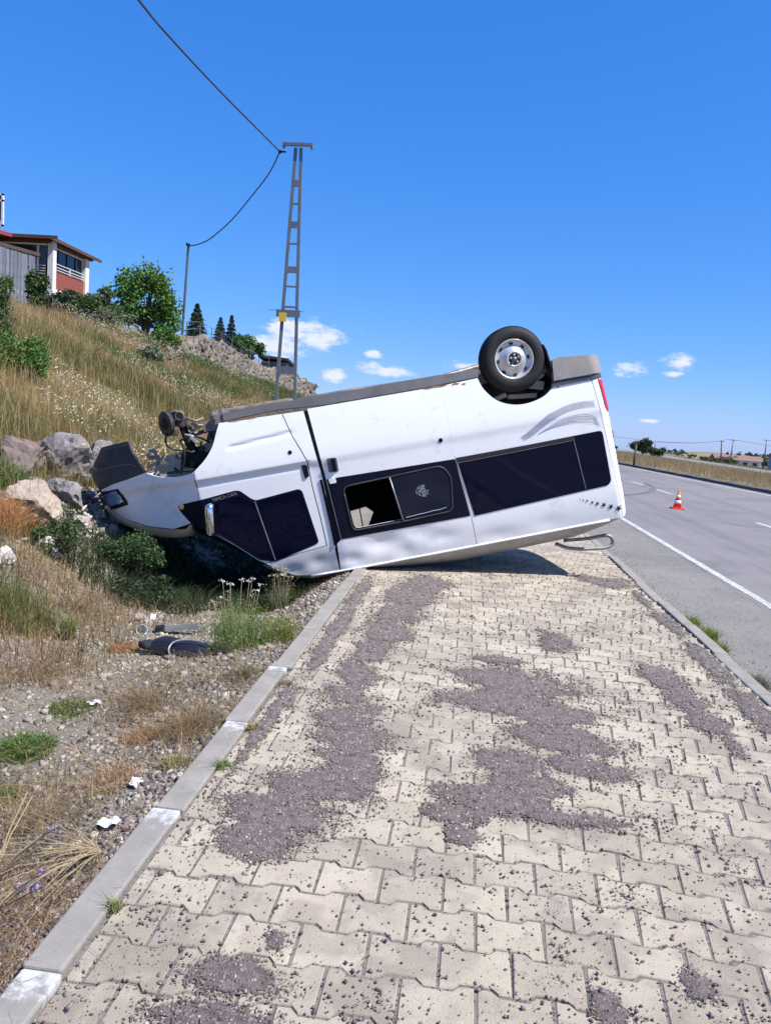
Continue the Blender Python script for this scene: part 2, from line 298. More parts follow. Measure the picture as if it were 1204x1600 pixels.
def kerb_paint():
    t=M['kerb'].node_tree; b=t.nodes['Principled BSDF']; src=b.inputs['Base Color'].links[0].from_socket
    tc=N(t,'ShaderNodeTexCoord'); s=N(t,'ShaderNodeSeparateXYZ'); L(t,tc.outputs['Object'],s.inputs[0])
    a=N(t,'ShaderNodeMath',operation='MULTIPLY_ADD'); a.inputs[1].default_value=1/.865; a.inputs[2].default_value=-.905/.865+10; L(t,s.outputs[1],a.inputs[0])
    f=N(t,'ShaderNodeMath',operation='FRACT'); L(t,a.outputs[0],f.inputs[0])
    n=N(t,'ShaderNodeTexNoise'); n.inputs['Scale'].default_value=24; n.inputs['Detail'].default_value=7; n.inputs['Roughness'].default_value=.7; L(t,tc.outputs['Object'],n.inputs['Vector'])
    q=N(t,'ShaderNodeMath',operation='MULTIPLY_ADD'); q.inputs[1].default_value=.60; L(t,n.outputs[0],q.inputs[0]); L(t,f.outputs[0],q.inputs[2])
    r=N(t,'ShaderNodeMapRange',interpolation_type='SMOOTHSTEP'); r.inputs[1].default_value=1.16; r.inputs[2].default_value=1.30; r.inputs[4].default_value=.85; L(t,q.outputs[0],r.inputs[0])
    z=N(t,'ShaderNodeMapRange'); z.inputs[1].default_value=4.6; z.inputs[2].default_value=4.4; L(t,s.outputs[1],z.inputs[0])
    m=N(t,'ShaderNodeMath',operation='MULTIPLY'); L(t,r.outputs[0],m.inputs[0]); L(t,z.outputs[0],m.inputs[1])
    x=N(t,'ShaderNodeMix',data_type='RGBA'); L(t,m.outputs[0],x.inputs[0]); L(t,src,x.inputs[6]); x.inputs[7].default_value=(.50,.51,.52,1); L(t,x.outputs[2],b.inputs['Base Color'])
kerb_paint()
# ------------------------------------------------------------------ terrain
def fbm(X,Y,s,seed=0,o=3):
    """value noise, vectorised"""
    out=np.zeros_like(X,dtype=float); a=1.; tot=0
    for k in range(o):
        x=X*s+seed*17.3+k*5.1; y=Y*s-seed*9.7+k*3.3
        xi=np.floor(x); yi=np.floor(y); fx=x-xi; fy=y-yi; fx=fx*fx*(3-2*fx); fy=fy*fy*(3-2*fy)
        def h(i,j):
            v=np.sin(i*127.1+j*311.7+seed*74.7)*43758.5453; return v-np.floor(v)
        v=(h(xi,yi)*(1-fx)+h(xi+1,yi)*fx)*(1-fy)+(h(xi,yi+1)*(1-fx)+h(xi+1,yi+1)*fx)*fy
        out+=a*(v-.5)*2; tot+=a; a*=.5; s*=2.03
    return out/tot
def zt(X,Y,fine=True):
    X=np.asarray(X,float); Y=np.asarray(Y,float)
    q=-X
    g=np.interp(Y,[0,25,40,65,100,150,400],[1,1,.93,.72,.5,.3,.1])
    # left: verge -> ditch -> hill
    ditch=.10+.34*np.exp(-((Y-8.3)/1.9)**2)
    k=np.clip((q-1.05)/.75,0,1); k=k*k*(3-2*k)
    verge=-.05-ditch*k
    t=np.clip((q-2.6)/1.7,0,1); t2=t*t*(3-2*t)
    low=verge*(1-t2)+.5*t2
    hillz=.5+np.where(q>4.3,.42*(q-4.3),0)*np.clip(g,0,1)
    crest=12.2
    hc=.5+.42*(crest-4.3)*g+.07*(q-crest)
    w=np.clip((q-crest+1.2)/2.4,0,1); w=w*w*(3-2*w)
    hz=np.where(q>4.3,hillz*(1-w)+np.minimum(hc,hillz+9)*w,low)
    hz=np.where(q>60,hz,hz)
    far=np.clip((q-60)/300,0,1)
    zl=hz*(1-far)+3*far
    # right: under the pavement and the road, then a grass strip falling into a valley
    zr=np.where(X<12.3,-.30,-.12-.05*np.maximum(0,X-15))
    zr=np.maximum(zr,-5.5)+np.where(X>12.3,.05*fbm(X,Y,.35,4,2),0)
    hill=10.2*np.exp(-(((X-195)/75)**2+((Y-640)/150)**2))+7*np.exp(-(((X-330)/90)**2+((Y-700)/200)**2))
    zr=zr+hill-.017*np.maximum(0,Y-140)+.5*fbm(X,Y,.02,9,3)*np.clip((Y-150)/200,0,1)
    z=np.where(X<-1.04,zl,np.where(X<-.9,-.3,zr))
    amp=np.clip((-X-1.1)/.5,0,1)
    if fine:
        z=z+np.where(X<-1.04,amp*(.035*fbm(X,Y,1.6,1,3)+np.clip((q-4)/4,0,1)*.22*fbm(X,Y,.28,2,3)+.012*fbm(X,Y,9,3,2)),0)
    far_y=np.clip((Y-160)/300,0,1)
    return np.where(X<-1,z*(1-far_y*.8)-.017*np.maximum(0,Y-160),z)
xs=np.concatenate([np.array([-2500,-1200,-600,-300,-150,-90,-60,-45,-35]),np.arange(-30,-6,.45),np.arange(-6,-1.05,.055),np.array([-1.04,-1.0,-.9,0,2,4,7,10,12.0,12.35]),np.arange(12.8,20,.6),np.arange(20,60,3),np.array([60,70,80,95,110,130,150,170,190,220,260,300,350,400,450,520,600,800,1200,2500])])
ys=np.concatenate([np.array([-800,-200,-60,-20,-8,-4,-2]),np.arange(-1,12,.06),np.arange(12,60,.45),np.arange(60,200,4),np.arange(200,1000,30),np.array([1100,1300,1600,2000,3000,5000])])
GX,GY=np.meshgrid(xs,ys); GZ=zt(GX,GY)
nx,ny=len(xs),len(ys)
V=np.stack([GX.ravel(),GY.ravel(),GZ.ravel()],1)
ii=(np.arange(ny-1)[:,None]*nx+np.arange(nx-1)[None,:]).ravel()
F=np.stack([ii,ii+1,ii+nx+1,ii+nx],1)
cxm=V[F].mean(1)
mi=np.where(cxm[:,0]>12.2,2,np.where((cxm[:,0]<-4.2+.4*np.sin(cxm[:,1]*1.3)),1,0))
mesh('ground',V,F,[M['soil'],M['hill'],M['field']],smooth=True,midx=mi,kind='structure')

# ------------------------------------------------------------------ road
def strip(name,pts,w,z,m,parent=None,zs=None,**k):
    """flat ribbon following pts (x,y)"""
    V=[];F=[]
    for i,(x,y) in enumerate(pts):
        a=Vector(pts[max(0,i-1)]); b=Vector(pts[min(len(pts)-1,i+1)]); d=(b-a).normalized(); n=Vector((d.y,-d.x))
        ww=w[i] if isinstance(w,(list,tuple)) else w
        V+=[(x-n.x*ww/2,y-n.y*ww/2,z),(x+n.x*ww/2,y+n.y*ww/2,z)]
        if i: F.append([2*i-2,2*i-1,2*i+1,2*i])
    return mesh(name,V,F,m,parent,**k)
road=mesh('road',[(3.16,-40,-.120),(12.1,-40,-.120),(12.1,300,-.120),(3.16,300,-.120)],[[0,1,2,3]],M['asphalt'],kind='structure')
mesh('road_shoulder',[(1.97,-40,-.121),(3.16,-40,-.121),(3.16,300,-.121),(1.97,300,-.121)],[[0,1,2,3]],M['shoulder'],kind='structure')
def rag(pts_y0,pts_y1,x0,x1,wd,step=.12,slope=0):
    n=int((pts_y1-pts_y0)/step); V=[];F=[]
    for i in range(n+1):
        y=pts_y0+(pts_y1-pts_y0)*i/n; x=x0+(x1-x0)*i/n
        j1=rng.normal(0,.004); j2=rng.normal(0,.004)
        V+=[(x-wd/2+j1,y,-.115),(x+wd/2+j2,y,-.115)]
        if i: F.append([2*i-2,2*i-1,2*i+1,2*i])
    return V,F
V,F=rag(-20,60,3.28,3.28,.11); mesh('edge_line',V,F,M['roadpaint'],road)
V,F=rag(10,90,12.15,6.55,.13,.4); mesh('edge_line',V,F,M['roadpaint'],road)
for y0,y1 in ((-4,-1),(5.3,8.3),(14.6,17.75),(25.1,28.2),(29.2,30.9),(37,40),(43,46),(50,53)):
    V,F=rag(y0,y1,6.55,6.5,.12,.3); mesh('lane_dash',V,F,M['roadpaint'],road)
strip('skid_mark',[(4.3,22.6),(5.0,23.6),(5.7,24.9),(6.3,26.6),(6.75,28.6),(7.0,31)],[.10,.14,.18,.22,.2,.12],-.1105,M['rubber_mark'],road)
# far side kerb bank
V=[];F=[]
for i,y in enumerate(np.arange(-20,140,1.2)):
    x=12.05-.072*(y-14)+.6 if y>14 else 12.65
    x+=.03*math.sin(y*1.7); h=.06+.015*math.sin(y*2.3)
    V+=[(x-.2,y,-.13),(x-.14,y,h-.06),(x+.14,y,h-.02),(x+.4,y,-.13)]
    if i:
        b=4*i
        for k_ in range(3): F.append([b-4+k_,b-4+k_+1,b+k_+1,b+k_])
mesh('far_kerb',V,F,M['darkkerb'],kind='structure')
# dry bank behind the far kerb, covering the wedge between kerb and field
V=[];F=[]
YB=list(np.arange(-20,140,1.5))
for i,y in enumerate(YB):
    x=(12.05-.072*(y-14)+.6 if y>14 else 12.65)
    xx=[x+.3,x+1,x+2.2,x+3.6,x+5.5]
    for k_,xv in enumerate(xx): V.append((xv,y,[-.02,.03,.05,.0,-.16-.05*max(0,xv-15)][k_]+.03*math.sin(y*1.1+k_)))
    if i:
        b=5*i
        for k_ in range(4): F.append([b-5+k_,b-5+k_+1,b+k_+1,b+k_])
mesh('grass_bank',V,F,M['field'],smooth=True,kind='structure')
strip('side_road',[(30,-20),(30,40),(30.5,90),(31.5,130),(33,180)],5.0,-.72,M['shoulder'],kind='structure')
# ------------------------------------------------------------------ pavement
def undul(x,y): return .006*np.sin(x*2.1+y*.9)+.004*np.sin(y*2.7-x)-.004
bx_=np.linspace(-.94,1.89,24); by_=np.linspace(-3,20,190); BX,BY=np.meshgrid(bx_,by_); i0=(np.arange(189)[:,None]*24+np.arange(23)[None,:]).ravel()
pave=mesh('sidewalk',np.stack([BX.ravel(),BY.ravel(),(undul(BX,BY)-.0052).ravel()],1),np.stack([i0,i0+1,i0+25,i0+24],1),M['joint'],smooth=True,kind='structure')
# kerb stones: left edge
kl=empty('left_kerb',(-.99,0,0),kind='structure')
for k in range(-3,22):
    y0=.905+.865*k; b=MB(); b.box((-.0,y0+.4325,-.13),(.112,.857,.28),bev=.008)
    o=b.build('kerb_stone',M['kerb'],kl); o.rotation_euler=(0,R(rng.normal(0,.5)),R(rng.normal(0,.12)))
kr=empty('right_kerb',(1.945,0,0),kind='structure')
for k in range(-3,22):
    y0=.5+.865*k; b=MB(); b.box((0,y0+.43,-.135),(.105,.855,.28),bev=.012)
    o=b.build('kerb_stone',M['kerb'],kr); o.rotation_euler=(0,R(rng.normal(0,.6)),R(rng.normal(0,.15)))

LX,LY=.205,.1635
def wave(s):
    """+1 over the ends of a paver, -1 at its waist; s is the position along the paver 0..1"""
    s=s%1; a=min(s,1-s)
    return 1-2*min(1,max(0,(a-.19)/.11))
def paver_poly(s0=0,s1=1):
    g=.0041; amp=.0115
    ks=[s for s in (0,.19,.30,.70,.81,1) if s0<s<s1]
    ss=[s0+g/LX]+ks+[s1-g/LX]
    top=[((s-.5)*LX,LY/2-g+amp*wave(s)) for s in ss]
    bot=[((s-.5)*LX,-(LY/2-g+amp*wave(s))) for s in ss][::-1]
    return top+bot
def paver_mesh(name,s0,s1,seed):
    r=random.Random(seed); P=paver_poly(s0,s1); n=len(P); cx_=sum(p[0] for p in P)/n
    V=[];
    P=[(x+r.gauss(0,.0007),y+r.gauss(0,.0007)) for x,y in P]
    for (x,y) in P: V.append((x,y,-.012))
    for (x,y) in P: V.append((x,y,-.0035))
    b=.0032
    for (x,y) in P: V.append((cx_+(x-cx_)*(1-b/ (LX/2)),y*(1-b/(LY/2)),0))
    F=[]
    for a in (0,n):
        for i in range(n): F.append([a+i,a+n+i,a+n+(i+1)%n,a+(i+1)%n])
    # top face as quads across (top edge pairs with bottom edge)
    h=n//2
    for i in range(h-1): F.append([2*n+i,2*n+n-1-i,2*n+n-2-i,2*n+i+1])
    me=bpy.data.meshes.new(name); me.from_pydata(V,[],F); me.update(); me.materials.append(M['paver']); return me
bm_=bmesh.new
full=[paver_mesh('paver',0,1,i) for i in range(6)]
# fix orientation once
def fixn(me):
    b=bmesh.new(); b.from_mesh(me); bmesh.ops.recalc_face_normals(b,faces=b.faces[:])
    up=sum(f.normal.z for f in b.faces)
    if up<0: bmesh.ops.reverse_faces(b,faces=b.faces[:])
    b.to_mesh(me); b.free()
for m_ in full: fixn(m_)
slots=[]
for r_ in range(-26,108):
    y=2.346+.1635*r_; ph=.041 if r_%2==0 else -.061
    k0=-5
    for k in range(k0,12):
        xa=ph+LX*k; xb=xa+LX; s0,s1=0.,1.
        if xa<-.93: s0=(-.93-xa)/LX
        if xb>1.888: s1=1-(xb-1.888)/LX
        if s1-s0<.22: continue
        xm=(xa+xb)/2; bow=-.085*max(0,xm-.15)**2; sl=-.17*max(0,xm-.15)
        yy=y+bow
        if yy<-2.9 or yy>19.9: continue
        slots.append((xm,yy,sl,round(s0,2),round(s1,2)))
cache={}
def pm(s0,s1,i):
    if s0==0 and s1==1: return full[i%6]
    k=(s0,s1)
    if k not in cache: cache[k]=paver_mesh('paver',s0,s1,99); fixn(cache[k])
    return cache[k]
# the 300 that show largest: in front of the camera, nearest first
def vis(s):
    x,y=s[0],s[1]
    if y<1.35: return False
    return abs((x-.109*y))<y*.62+.15 and not (y>7.4)
def undul(x,y): return .006*np.sin(x*2.1+y*.9)+.004*np.sin(y*2.7-x)-.004
near=sorted([s for s in slots if vis(s)],key=lambda s:s[1])[:298]
ns=set(near); rest=[s for s in slots if s not in ns]
def ptf(s):
    return Matrix.Translation((s[0],s[1],float(undul(s[0],s[1]))+rng.normal(0,.0012)))@Matrix.Rotation(math.atan(s[2])+rng.normal(0,.006),4,'Z')@Matrix.Rotation(rng.normal(0,.006),4,'X')@Matrix.Rotation(rng.normal(0,.005),4,'Y')
for i,s in enumerate(near):
    o=bpy.data.objects.new('paver',pm(s[3],s[4],rng.integers(0,6))); COL.objects.link(o); o.parent=pave; o.matrix_world=ptf(s)
VV=[];FF=[];nb=0
dat={}
for i,s in enumerate(rest):
    me=pm(s[3],s[4],int(rng.integers(0,6)))
    if me.name not in dat:
        dat[me.name]=(np.array([v.co[:] for v in me.vertices]),[list(p.vertices) for p in me.polygons])
    v,f=dat[me.name]; T=np.array(ptf(s)); VV.append(v@T[:3,:3].T+T[:3,3]); FF+=[[j+nb for j in q] for q in f]; nb+=len(v)
mesh('paver',np.concatenate(VV),FF,M['paver'],pave,kind='stuff')

# ------------------------------------------------------------------ grit lying on the pavers
PATCH=[(-.30,7.2,.20,.35),(-.38,6.6,.18,.3),(-.44,6.05,.17,.35),(-.46,5.45,.15,.36),(-.50,4.91,.12,.3),(-.54,4.4,.12,.24),(-.55,4.05,.13,.2),(-.47,3.75,.13,.2),(-.42,3.45,.14,.2),(-.42,3.2,.17,.18),(-.46,2.95,.20,.16),(-.56,2.72,.21,.13),(-.62,2.5,.14,.09),(-.43,2.02,.04,.05),(-.48,1.84,.13,.07),(-.50,1.70,.15,.07),(-.42,1.55,.12,.07),
 (.74,5.53,.11,.22),(.30,5.0,.18,.07),(.40,4.60,.30,.20),(.30,4.25,.25,.20),(.55,4.1,.22,.16),(.58,3.80,.22,.16),(.34,3.40,.14,.13),(.66,3.45,.16,.10),(.40,3.20,.18,.10),(.26,3.04,.22,.12),(.52,2.95,.17,.07),(.05,2.86,.10,.06),(.04,3.05,.07,.07),(.10,2.72,.05,.05),
 (1.36,4.95,.12,.22),(1.40,4.6,.11,.22),(1.42,4.25,.08,.2),(1.46,3.9,.05,.14),(.76,2.08,.04,.06),(.50,1.94,.04,.08),(.44,1.8,.04,.05),(1.56,8.21,.28,.26),(1.80,6.47,.06,.5),(1.79,5.39,.07,.5),(1.78,4.6,.08,.5),(1.80,3.8,.05,.4),(1.78,7.4,.05,.4),
 (-.82,5.0,.05,.9),(-.86,3.6,.03,.6),(-.84,6.6,.06,.6)]
def pmask(X,Y):
    m=np.zeros_like(X)
    for x,y,a,b in PATCH: m=np.maximum(m,1.20-np.sqrt(((X-x)/(a*1.62))**2+((Y-y)/(b*1.55))**2))
    m=m+.42*fbm(X,Y,4.2,5,4)+.30*fbm(X,Y,17,6,3)-.02
    return m
gx=np.arange(-.925,1.885,.0125); gy=np.concatenate([np.arange(1.2,5.2,.0125),np.arange(5.2,9.2,.025)])
X,Y=np.meshgrid(gx,gy); m=pmask(X,Y)
h=np.clip((m-.40)/.75,0,1); h=h*h*(3-2*h); al=np.clip((m-.20)/.62,0,1)**1.25
Z=.0008+.0062*h+np.where(h>.02,.0035*fbm(X,Y,30,8,2)+.003*rng.random(X.shape),0)
Z=Z+undul(X,Y)+.0022
nx_=len(gx); ny_=len(gy); ii=(np.arange(ny_-1)[:,None]*nx_+np.arange(nx_-1)[None,:]).ravel()
F=np.stack([ii,ii+1,ii+nx_+1,ii+nx_],1); keep=(al.ravel()[F].max(1)>.005); F=F[keep]
mesh('grit_layer',np.stack([X.ravel(),Y.ravel(),Z.ravel()],1),F,M['grit'],pave,smooth=True,col=np.repeat(al.ravel()[:,None],3,1),kind='stuff')

CUBE=np.array([[-1,-1,-1],[1,-1,-1],[1,1,-1],[-1,1,-1],[-1,-1,1],[1,-1,1],[1,1,1],[-1,1,1]],float)
CF=np.array([[0,3,2,1],[4,5,6,7],[0,1,5,4],[1,2,6,5],[2,3,7,6],[3,0,4,7]])
def stones(name,P,S,m,parent=None,flat=.6,**k):
    n=len(P); j=CUBE[None]*(1+rng.normal(0,.22,(n,8,3)))*np.array([1,1,1])[None]; j[:,4:,:2]*=.68; j[:,:4,:2]*=.9
    sc_=np.stack([S*rng.uniform(.7,1.3,n),S*rng.uniform(.6,1.0,n),S*flat*rng.uniform(.6,1.1,n)],1)*.5
    j=j*sc_[:,None,:]; a=rng.uniform(0,6.28,n); c,s=np.cos(a),np.sin(a)
    x=j[:,:,0]*c[:,None]-j[:,:,1]*s[:,None]; y=j[:,:,0]*s[:,None]+j[:,:,1]*c[:,None]
    tl=rng.normal(0,.3,n)[:,None]; z=j[:,:,2]+x*tl
    V=np.stack([x,y,z],2)+P[:,None,:]
    F=(CF[None]+8*np.arange(n)[:,None,None]).reshape(-1,4)
    return mesh(name,V.reshape(-1,3),F,m,parent,**k)
# chippings: thick on the patches, thin elsewhere, fewer with distance
n=420000; X=rng.uniform(-.93,1.88,n); Y=1.25+8*rng.random(n)**1.7
mk=pmask(X,Y); pr=np.clip((mk-.12)*.8,0,.60)+.010+.085*np.clip(mk+.45,0,.65)+.05*(X<-.6)*np.exp(-(X+.93)/.12)
ok=rng.random(n)<pr*np.clip(1.25-Y*.09,.25,1)
X,Y=X[ok],Y[ok]; S=np.clip(rng.lognormal(math.log(.0049),.5,len(X)),.0022,.013)*np.clip(.75+Y*.09,.8,1.4)
un=.006*np.sin(X*2.1+Y*.9)+.004*np.sin(Y*2.7-X)-.004
hm=np.clip((pmask(X,Y)-.40)/.75,0,1); Z=un+.0025+.0062*hm*hm*(3-2*hm)+S*.15
pale=rng.random(len(X))<(.10+.25*(pmask(X,Y)>.3))
stones('chippings',np.stack([X,Y,Z],1)[~pale],S[~pale],M['stone_dark'],pave,kind='stuff')
stones('pale_chippings',np.stack([X,Y,Z],1)[pale],S[pale]*.85,M['gravel'],pave,kind='stuff')
n=26000; k=rng.integers(0,len(slots),n); sa=np.array(slots)[k]; e=rng.random(n)<.35
X=np.where(e,sa[:,0]+LX/2*(1-2*(rng.random(n)<.5)),sa[:,0]+rng.uniform(-.5,.5,n)*LX); Y=np.where(e,sa[:,1]+rng.uniform(-.5,.5,n)*LY,sa[:,1]+LY/2)
ok=(Y>1.3)&(Y<7)&(rng.random(n)<np.clip(1.3-Y*.15,.2,1)); w_=np.array([wave(x) for x in ((X-sa[:,0])/LX+.5)[ok]]); X,Y,e=X[ok],Y[ok],e[ok]
Y=np.where(e,Y,Y+.0115*w_)+rng.normal(0,.0018,len(X)); X=X+rng.normal(0,.0016,len(X))
stones('joint_grit',np.stack([X,Y,undul(X,Y)-.0045],1),rng.uniform(.003,.0075,len(X)),M['dirt'],pave,kind='stuff')
# a few bigger dark stones
n=36; X=rng.uniform(-.9,1.8,n); Y=1.4+5*rng.random(n)**1.5
stones('loose_stones',np.stack([X,Y,np.full(n,.004)],1),rng.uniform(.012,.022,n),M['stone_dark'],pave,kind='stuff')

# ------------------------------------------------------------------ gravel on the verge
n=75000; Y=1.0+9.5*rng.random(n)**1.6; X=-1.05-rng.random(n)**1.15*(np.minimum(4.0,1.2+Y*.55))
dn=.55+.6*fbm(X,Y,1.1,11,3); ok=rng.random(n)<np.clip(dn,.15,1); X,Y=X[ok],Y[ok]
S=np.clip(rng.lognormal(math.log(.0125),.5,len(X)),.005,.05)*np.clip(.8+Y*.06,.8,1.4)
P=np.stack([X,Y,zt(X,Y)+S*.12],1)
stones('verge_gravel',P,S,M['gravel'],kind='stuff')
n=4500; Y=1.2+8*rng.random(n)**1.4; X=-1.06-rng.random(n)**2*.9
S=rng.uniform(.008,.03,n)
stones('dark_verge_gravel',np.stack([X,Y,zt(X,Y)+S*.15],1),S,M['stone_dark'],kind='stuff')
# stones on the hill foot and rubble by the rocks
n=900; X=-3.6-1.6*rng.random(n); Y=6.6+3*rng.random(n); S=rng.uniform(.03,.13,n)*rng.uniform(.5,1,n)
stones('rubble',np.stack([X,Y,zt(X,Y)+S*.2],1),S,M['gravel'],kind='stuff')
n=700; X=rng.uniform(-3.9,-1.4,n); Y=rng.uniform(8.6,11,n); S=rng.uniform(.03,.12,n)
stones('rubble',np.stack([X,Y,zt(X,Y)+S*.2],1),S,M['gravel'],kind='stuff')

# ------------------------------------------------------------------ rocks
def rock(px,dims,rz,m,label,sink=.3,seed=0,tilt=(0,0),cat='rock'):
    x,y=px; z=float(zt(np.array([x]),np.array([y]))[0])
    b=bmesh.new(); bmesh.ops.create_icosphere(b,subdivisions=4,radius=1)
    rr=random.Random(seed)
    planes=[(Vector((rr.gauss(0,1),rr.gauss(0,1),rr.gauss(.2,.8))).normalized(),rr.uniform(.38,.78)) for _ in range(12)]
    for v in b.verts:
        p=v.co.copy()
        for n_,d_ in planes:
            e=p.dot(n_)-d_
            if e>0: p-=n_*e*.985
        q=p*2.2+Vector((seed*3.1,0,0)); p+=v.co*(.08*noise.noise(q)+.075*noise.noise(q*2.7)+.04*noise.noise(q*6)+.018*noise.noise(q*15))
        v.co=Vector((p.x*dims[0]*.62,p.y*dims[1]*.62,p.z*dims[2]*.62))
    me=bpy.data.meshes.new('rock'); b.to_mesh(me); b.free(); me.materials.append(m)
    o=bpy.data.objects.new('rock',me); COL.objects.link(o); o.location=(x,y,z+dims[2]*(.5-sink)); o.rotation_euler=(R(tilt[0]),R(tilt[1]),R(rz))
    return tag(o,label,cat,'rocks heaped at the foot of the bank')
rock((-4.78,7.75),(.85,.6,.55),20,M['rock_brown'],'rough brown boulder at the left edge, behind the tuft of green grass',seed=11)
rock((-4.48,8.35),(.80,.55,.62),-10,M['rock_grey'],'largest grey boulder, standing highest in the heap of rocks',seed=2,sink=.22)
rock((-4.40,9.0),(.50,.5,.55),15,M['rock_grey'],'square pale grey rock nearest the van bumper, right of the largest boulder',seed=33,sink=.2)
rock((-4.14,7.55),(.62,.34,.34),-38,M['rock_grey'],'leaning grey slab in front of the largest boulder',seed=4,tilt=(20,24))
rock((-4.04,6.85),(.80,.45,.36),-25,M['rock_tan'],'long tan boulder sloping down to the right in dry orange grass',seed=5,tilt=(8,18))
rock((-3.55,6.2),(.38,.30,.18),-5,M['rock_white'],'flat white rock below the long tan boulder',seed=6)
rock((-3.52,5.55),(.26,.22,.18),30,M['rock_white'],'small white rock at the left edge in green grass',seed=7)
rock((-4.02,8.0),(.22,.16,.13),10,M['rock_white'],'small bright stone on the rubble right of the grey slab',seed=8)
rock((-3.86,7.75),(.17,.15,.14),50,M['rock_tan'],'fist-sized tan stone at the foot of the grey slab',seed=9)
rock((-2.47,5.75),(.17,.12,.08),30,M['rock_tan'],'flat tan stone beside the white plastic scraps',seed=12,sink=.3)
rock((-2.36,5.64),(.15,.12,.08),80,M['rock_tan'],'rounded tan stone left of the aluminium rail',seed=13,sink=.3)

for i,(x,y,d,rz,m_,l) in enumerate(((-4.9,8.5,(.5,.4,.35),40,'rock_brown','brown rock wedged behind the largest boulder'),(-4.0,8.45,(.34,.26,.24),70,'rock_grey','grey block in front of the square pale rock'),(-3.9,7.95,(.24,.2,.16),15,'rock_brown','small brown stone above the grey slab tip'),
  (-4.35,7.45,(.3,.24,.2),0,'rock_brown','dark brown stone between the brown boulder and the slab'),(-3.75,7.2,(.22,.18,.13),65,'rock_white','pale stone between slab and the leafy weed clump'),(-3.95,8.85,(.30,.26,.2),120,'rock_tan','tan block half hidden behind the bumper corner'),
  (-4.6,7.3,(.34,.26,.22),30,'rock_grey','grey stone behind the long tan boulder'),(-3.6,7.6,(.18,.15,.12),10,'rock_tan','small tan stone nearest the headlight'),(-3.3,7.75,(.24,.2,.15),200,'rock_white','pale stone in shade under the nose of the van'))):
    rock((x,y),d,rz,M[m_],l,seed=70+i,tilt=(8*(i%3),10*(i%2)))

n=5000; Y=3+14*rng.random(n)**1.4; X=2.0+np.abs(rng.normal(0,.16,n)); S=rng.uniform(.004,.014,n)
stones('gutter_grit',np.stack([X,Y,np.full(n,-.119)],1),S,M['gravel'],kind='stuff')
n=2600; Y=3+12*rng.random(n)**1.3; X=rng.uniform(2.0,3.2,n); S=rng.uniform(.004,.010,n)
stones('shoulder_grit',np.stack([X,Y,np.full(n,-.119)],1),S,M['stone_dark'],kind='stuff')
# ------------------------------------------------------------------ the overturned van
# x runs from nose to rear, z is up when the van stands, y=+.985 is the side that faces the camera
def sstep(a,b,x):
    t=min(1,max(0,(x-a)/(b-a))); return t*t*(3-2*t)
def uF(v):
    return float(np.interp(v,[0.387, 0.476, 0.546, 0.647, 0.741, 0.807, 0.984, 1.1, 1.25],[-0.106, -0.176, -0.235, -0.259, -0.247, -0.22, -0.177, -0.113, -0.01]))
def uR(v):
    return 5.028+(v-.5)*.097
def d_side(u,v):
    """inward offset of the body side from the plane of greatest width"""
    d=.040*max(0,(.80-v)/.5)**1.5
    st=.034 if u<2.0 else (.034-.018*sstep(2.0,2.2,u))
    hb=.055 if u<2.0 else .11
    d+=st*sstep(.845,.845+hb,v)
    if v>.95: d+=.10*(v-.95)*(1 if v<1.7 else 1)
    if v>1.66: d+=.045*((v-1.66)/.36)**2
    if v>2.03: d+=(v-2.03)*1.0
    d+=.006*(u-3.4)**2
    # plan taper of the cab
    if u<1.25: d+=.06*((1.25-u)/1.25)**2
    if u<.888: d+=.40*(.888-u)
    r=.12; t=min(1,max(0,(u-uR(v)+r)/r)); d+=r*(1-math.sqrt(1-t*t))
    # dents in the sliding door
    d+=.030*math.exp(-((u-2.55)/.20)**2-((v-1.80)/.09)**2)+.014*math.exp(-((u-2.95)/.14)**2-((v-1.76)/.08)**2)
    # rows of shallow dents where the roof edge took the weight
    if v>1.7:
        for a,b,r,h in ((1.62,1.93,.12,.018),(1.90,1.88,.10,.016),(2.25,1.92,.12,.022),(2.78,1.93,.10,.012),(3.18,1.86,.16,.014),(3.75,1.95,.20,.012),(4.3,1.92,.16,.008)):
            d+=h*math.exp(-((u-a)/r)**2-((v-b)/.07)**2)
    d+=.004*math.sin(u*5.3+v*2.0)*math.exp(-((v-1.3)/.9)**2)*.35
    uf=uF(v)
    if u<.55:
        t=min(1,(.55-u)/(.55-uf)); n=2.7
        d+=.27*(1-(1-t**n)**(1/n))
    # swage groove on the front door
    if 1.2<u<1.95:
        d+=.012*math.exp(-((v-(.598-.07*(u-1.28)))/.020)**2)*sstep(1.22,1.30,u)*(1-sstep(1.86,1.92,u))
    return d
va=Vector((0.94909244,0.20173583,0.2419219)); vb=Vector((0.23663532,0.05029839,-0.97029573)); vc=Vector((0.20791169,-0.9781476,0))
vo=Vector((-3.61115806,6.89498122,1.41904286))-vc*.985
van=empty('van'); van.matrix_world=Matrix(((va.x,vc.x,vb.x,vo.x),(va.y,vc.y,vb.y,vo.y),(va.z,vc.z,vb.z,vo.z),(0,0,0,1)))
tag(van,'white minibus lying upside down on its roof across the paved sidewalk','van')
VT=van.matrix_world.copy(); VTi=VT.inverted()
def yS(u,v): return .985-d_side(u,v)
def P3(u,v,off=0,side=1):
    e=.004; y=yS(u,v)
    n=Vector((-(yS(u+e,v)-yS(u-e,v))/(2*e),1,-(yS(u,v+e)-yS(u,v-e))/(2*e)))
    n.x=max(-4,min(4,n.x)); n.normalize()
    p=Vector((u,y,v))+n*off
    return Vector((p.x,p.y*side,p.z)),Vector((n.x,n.y*side,n.z))
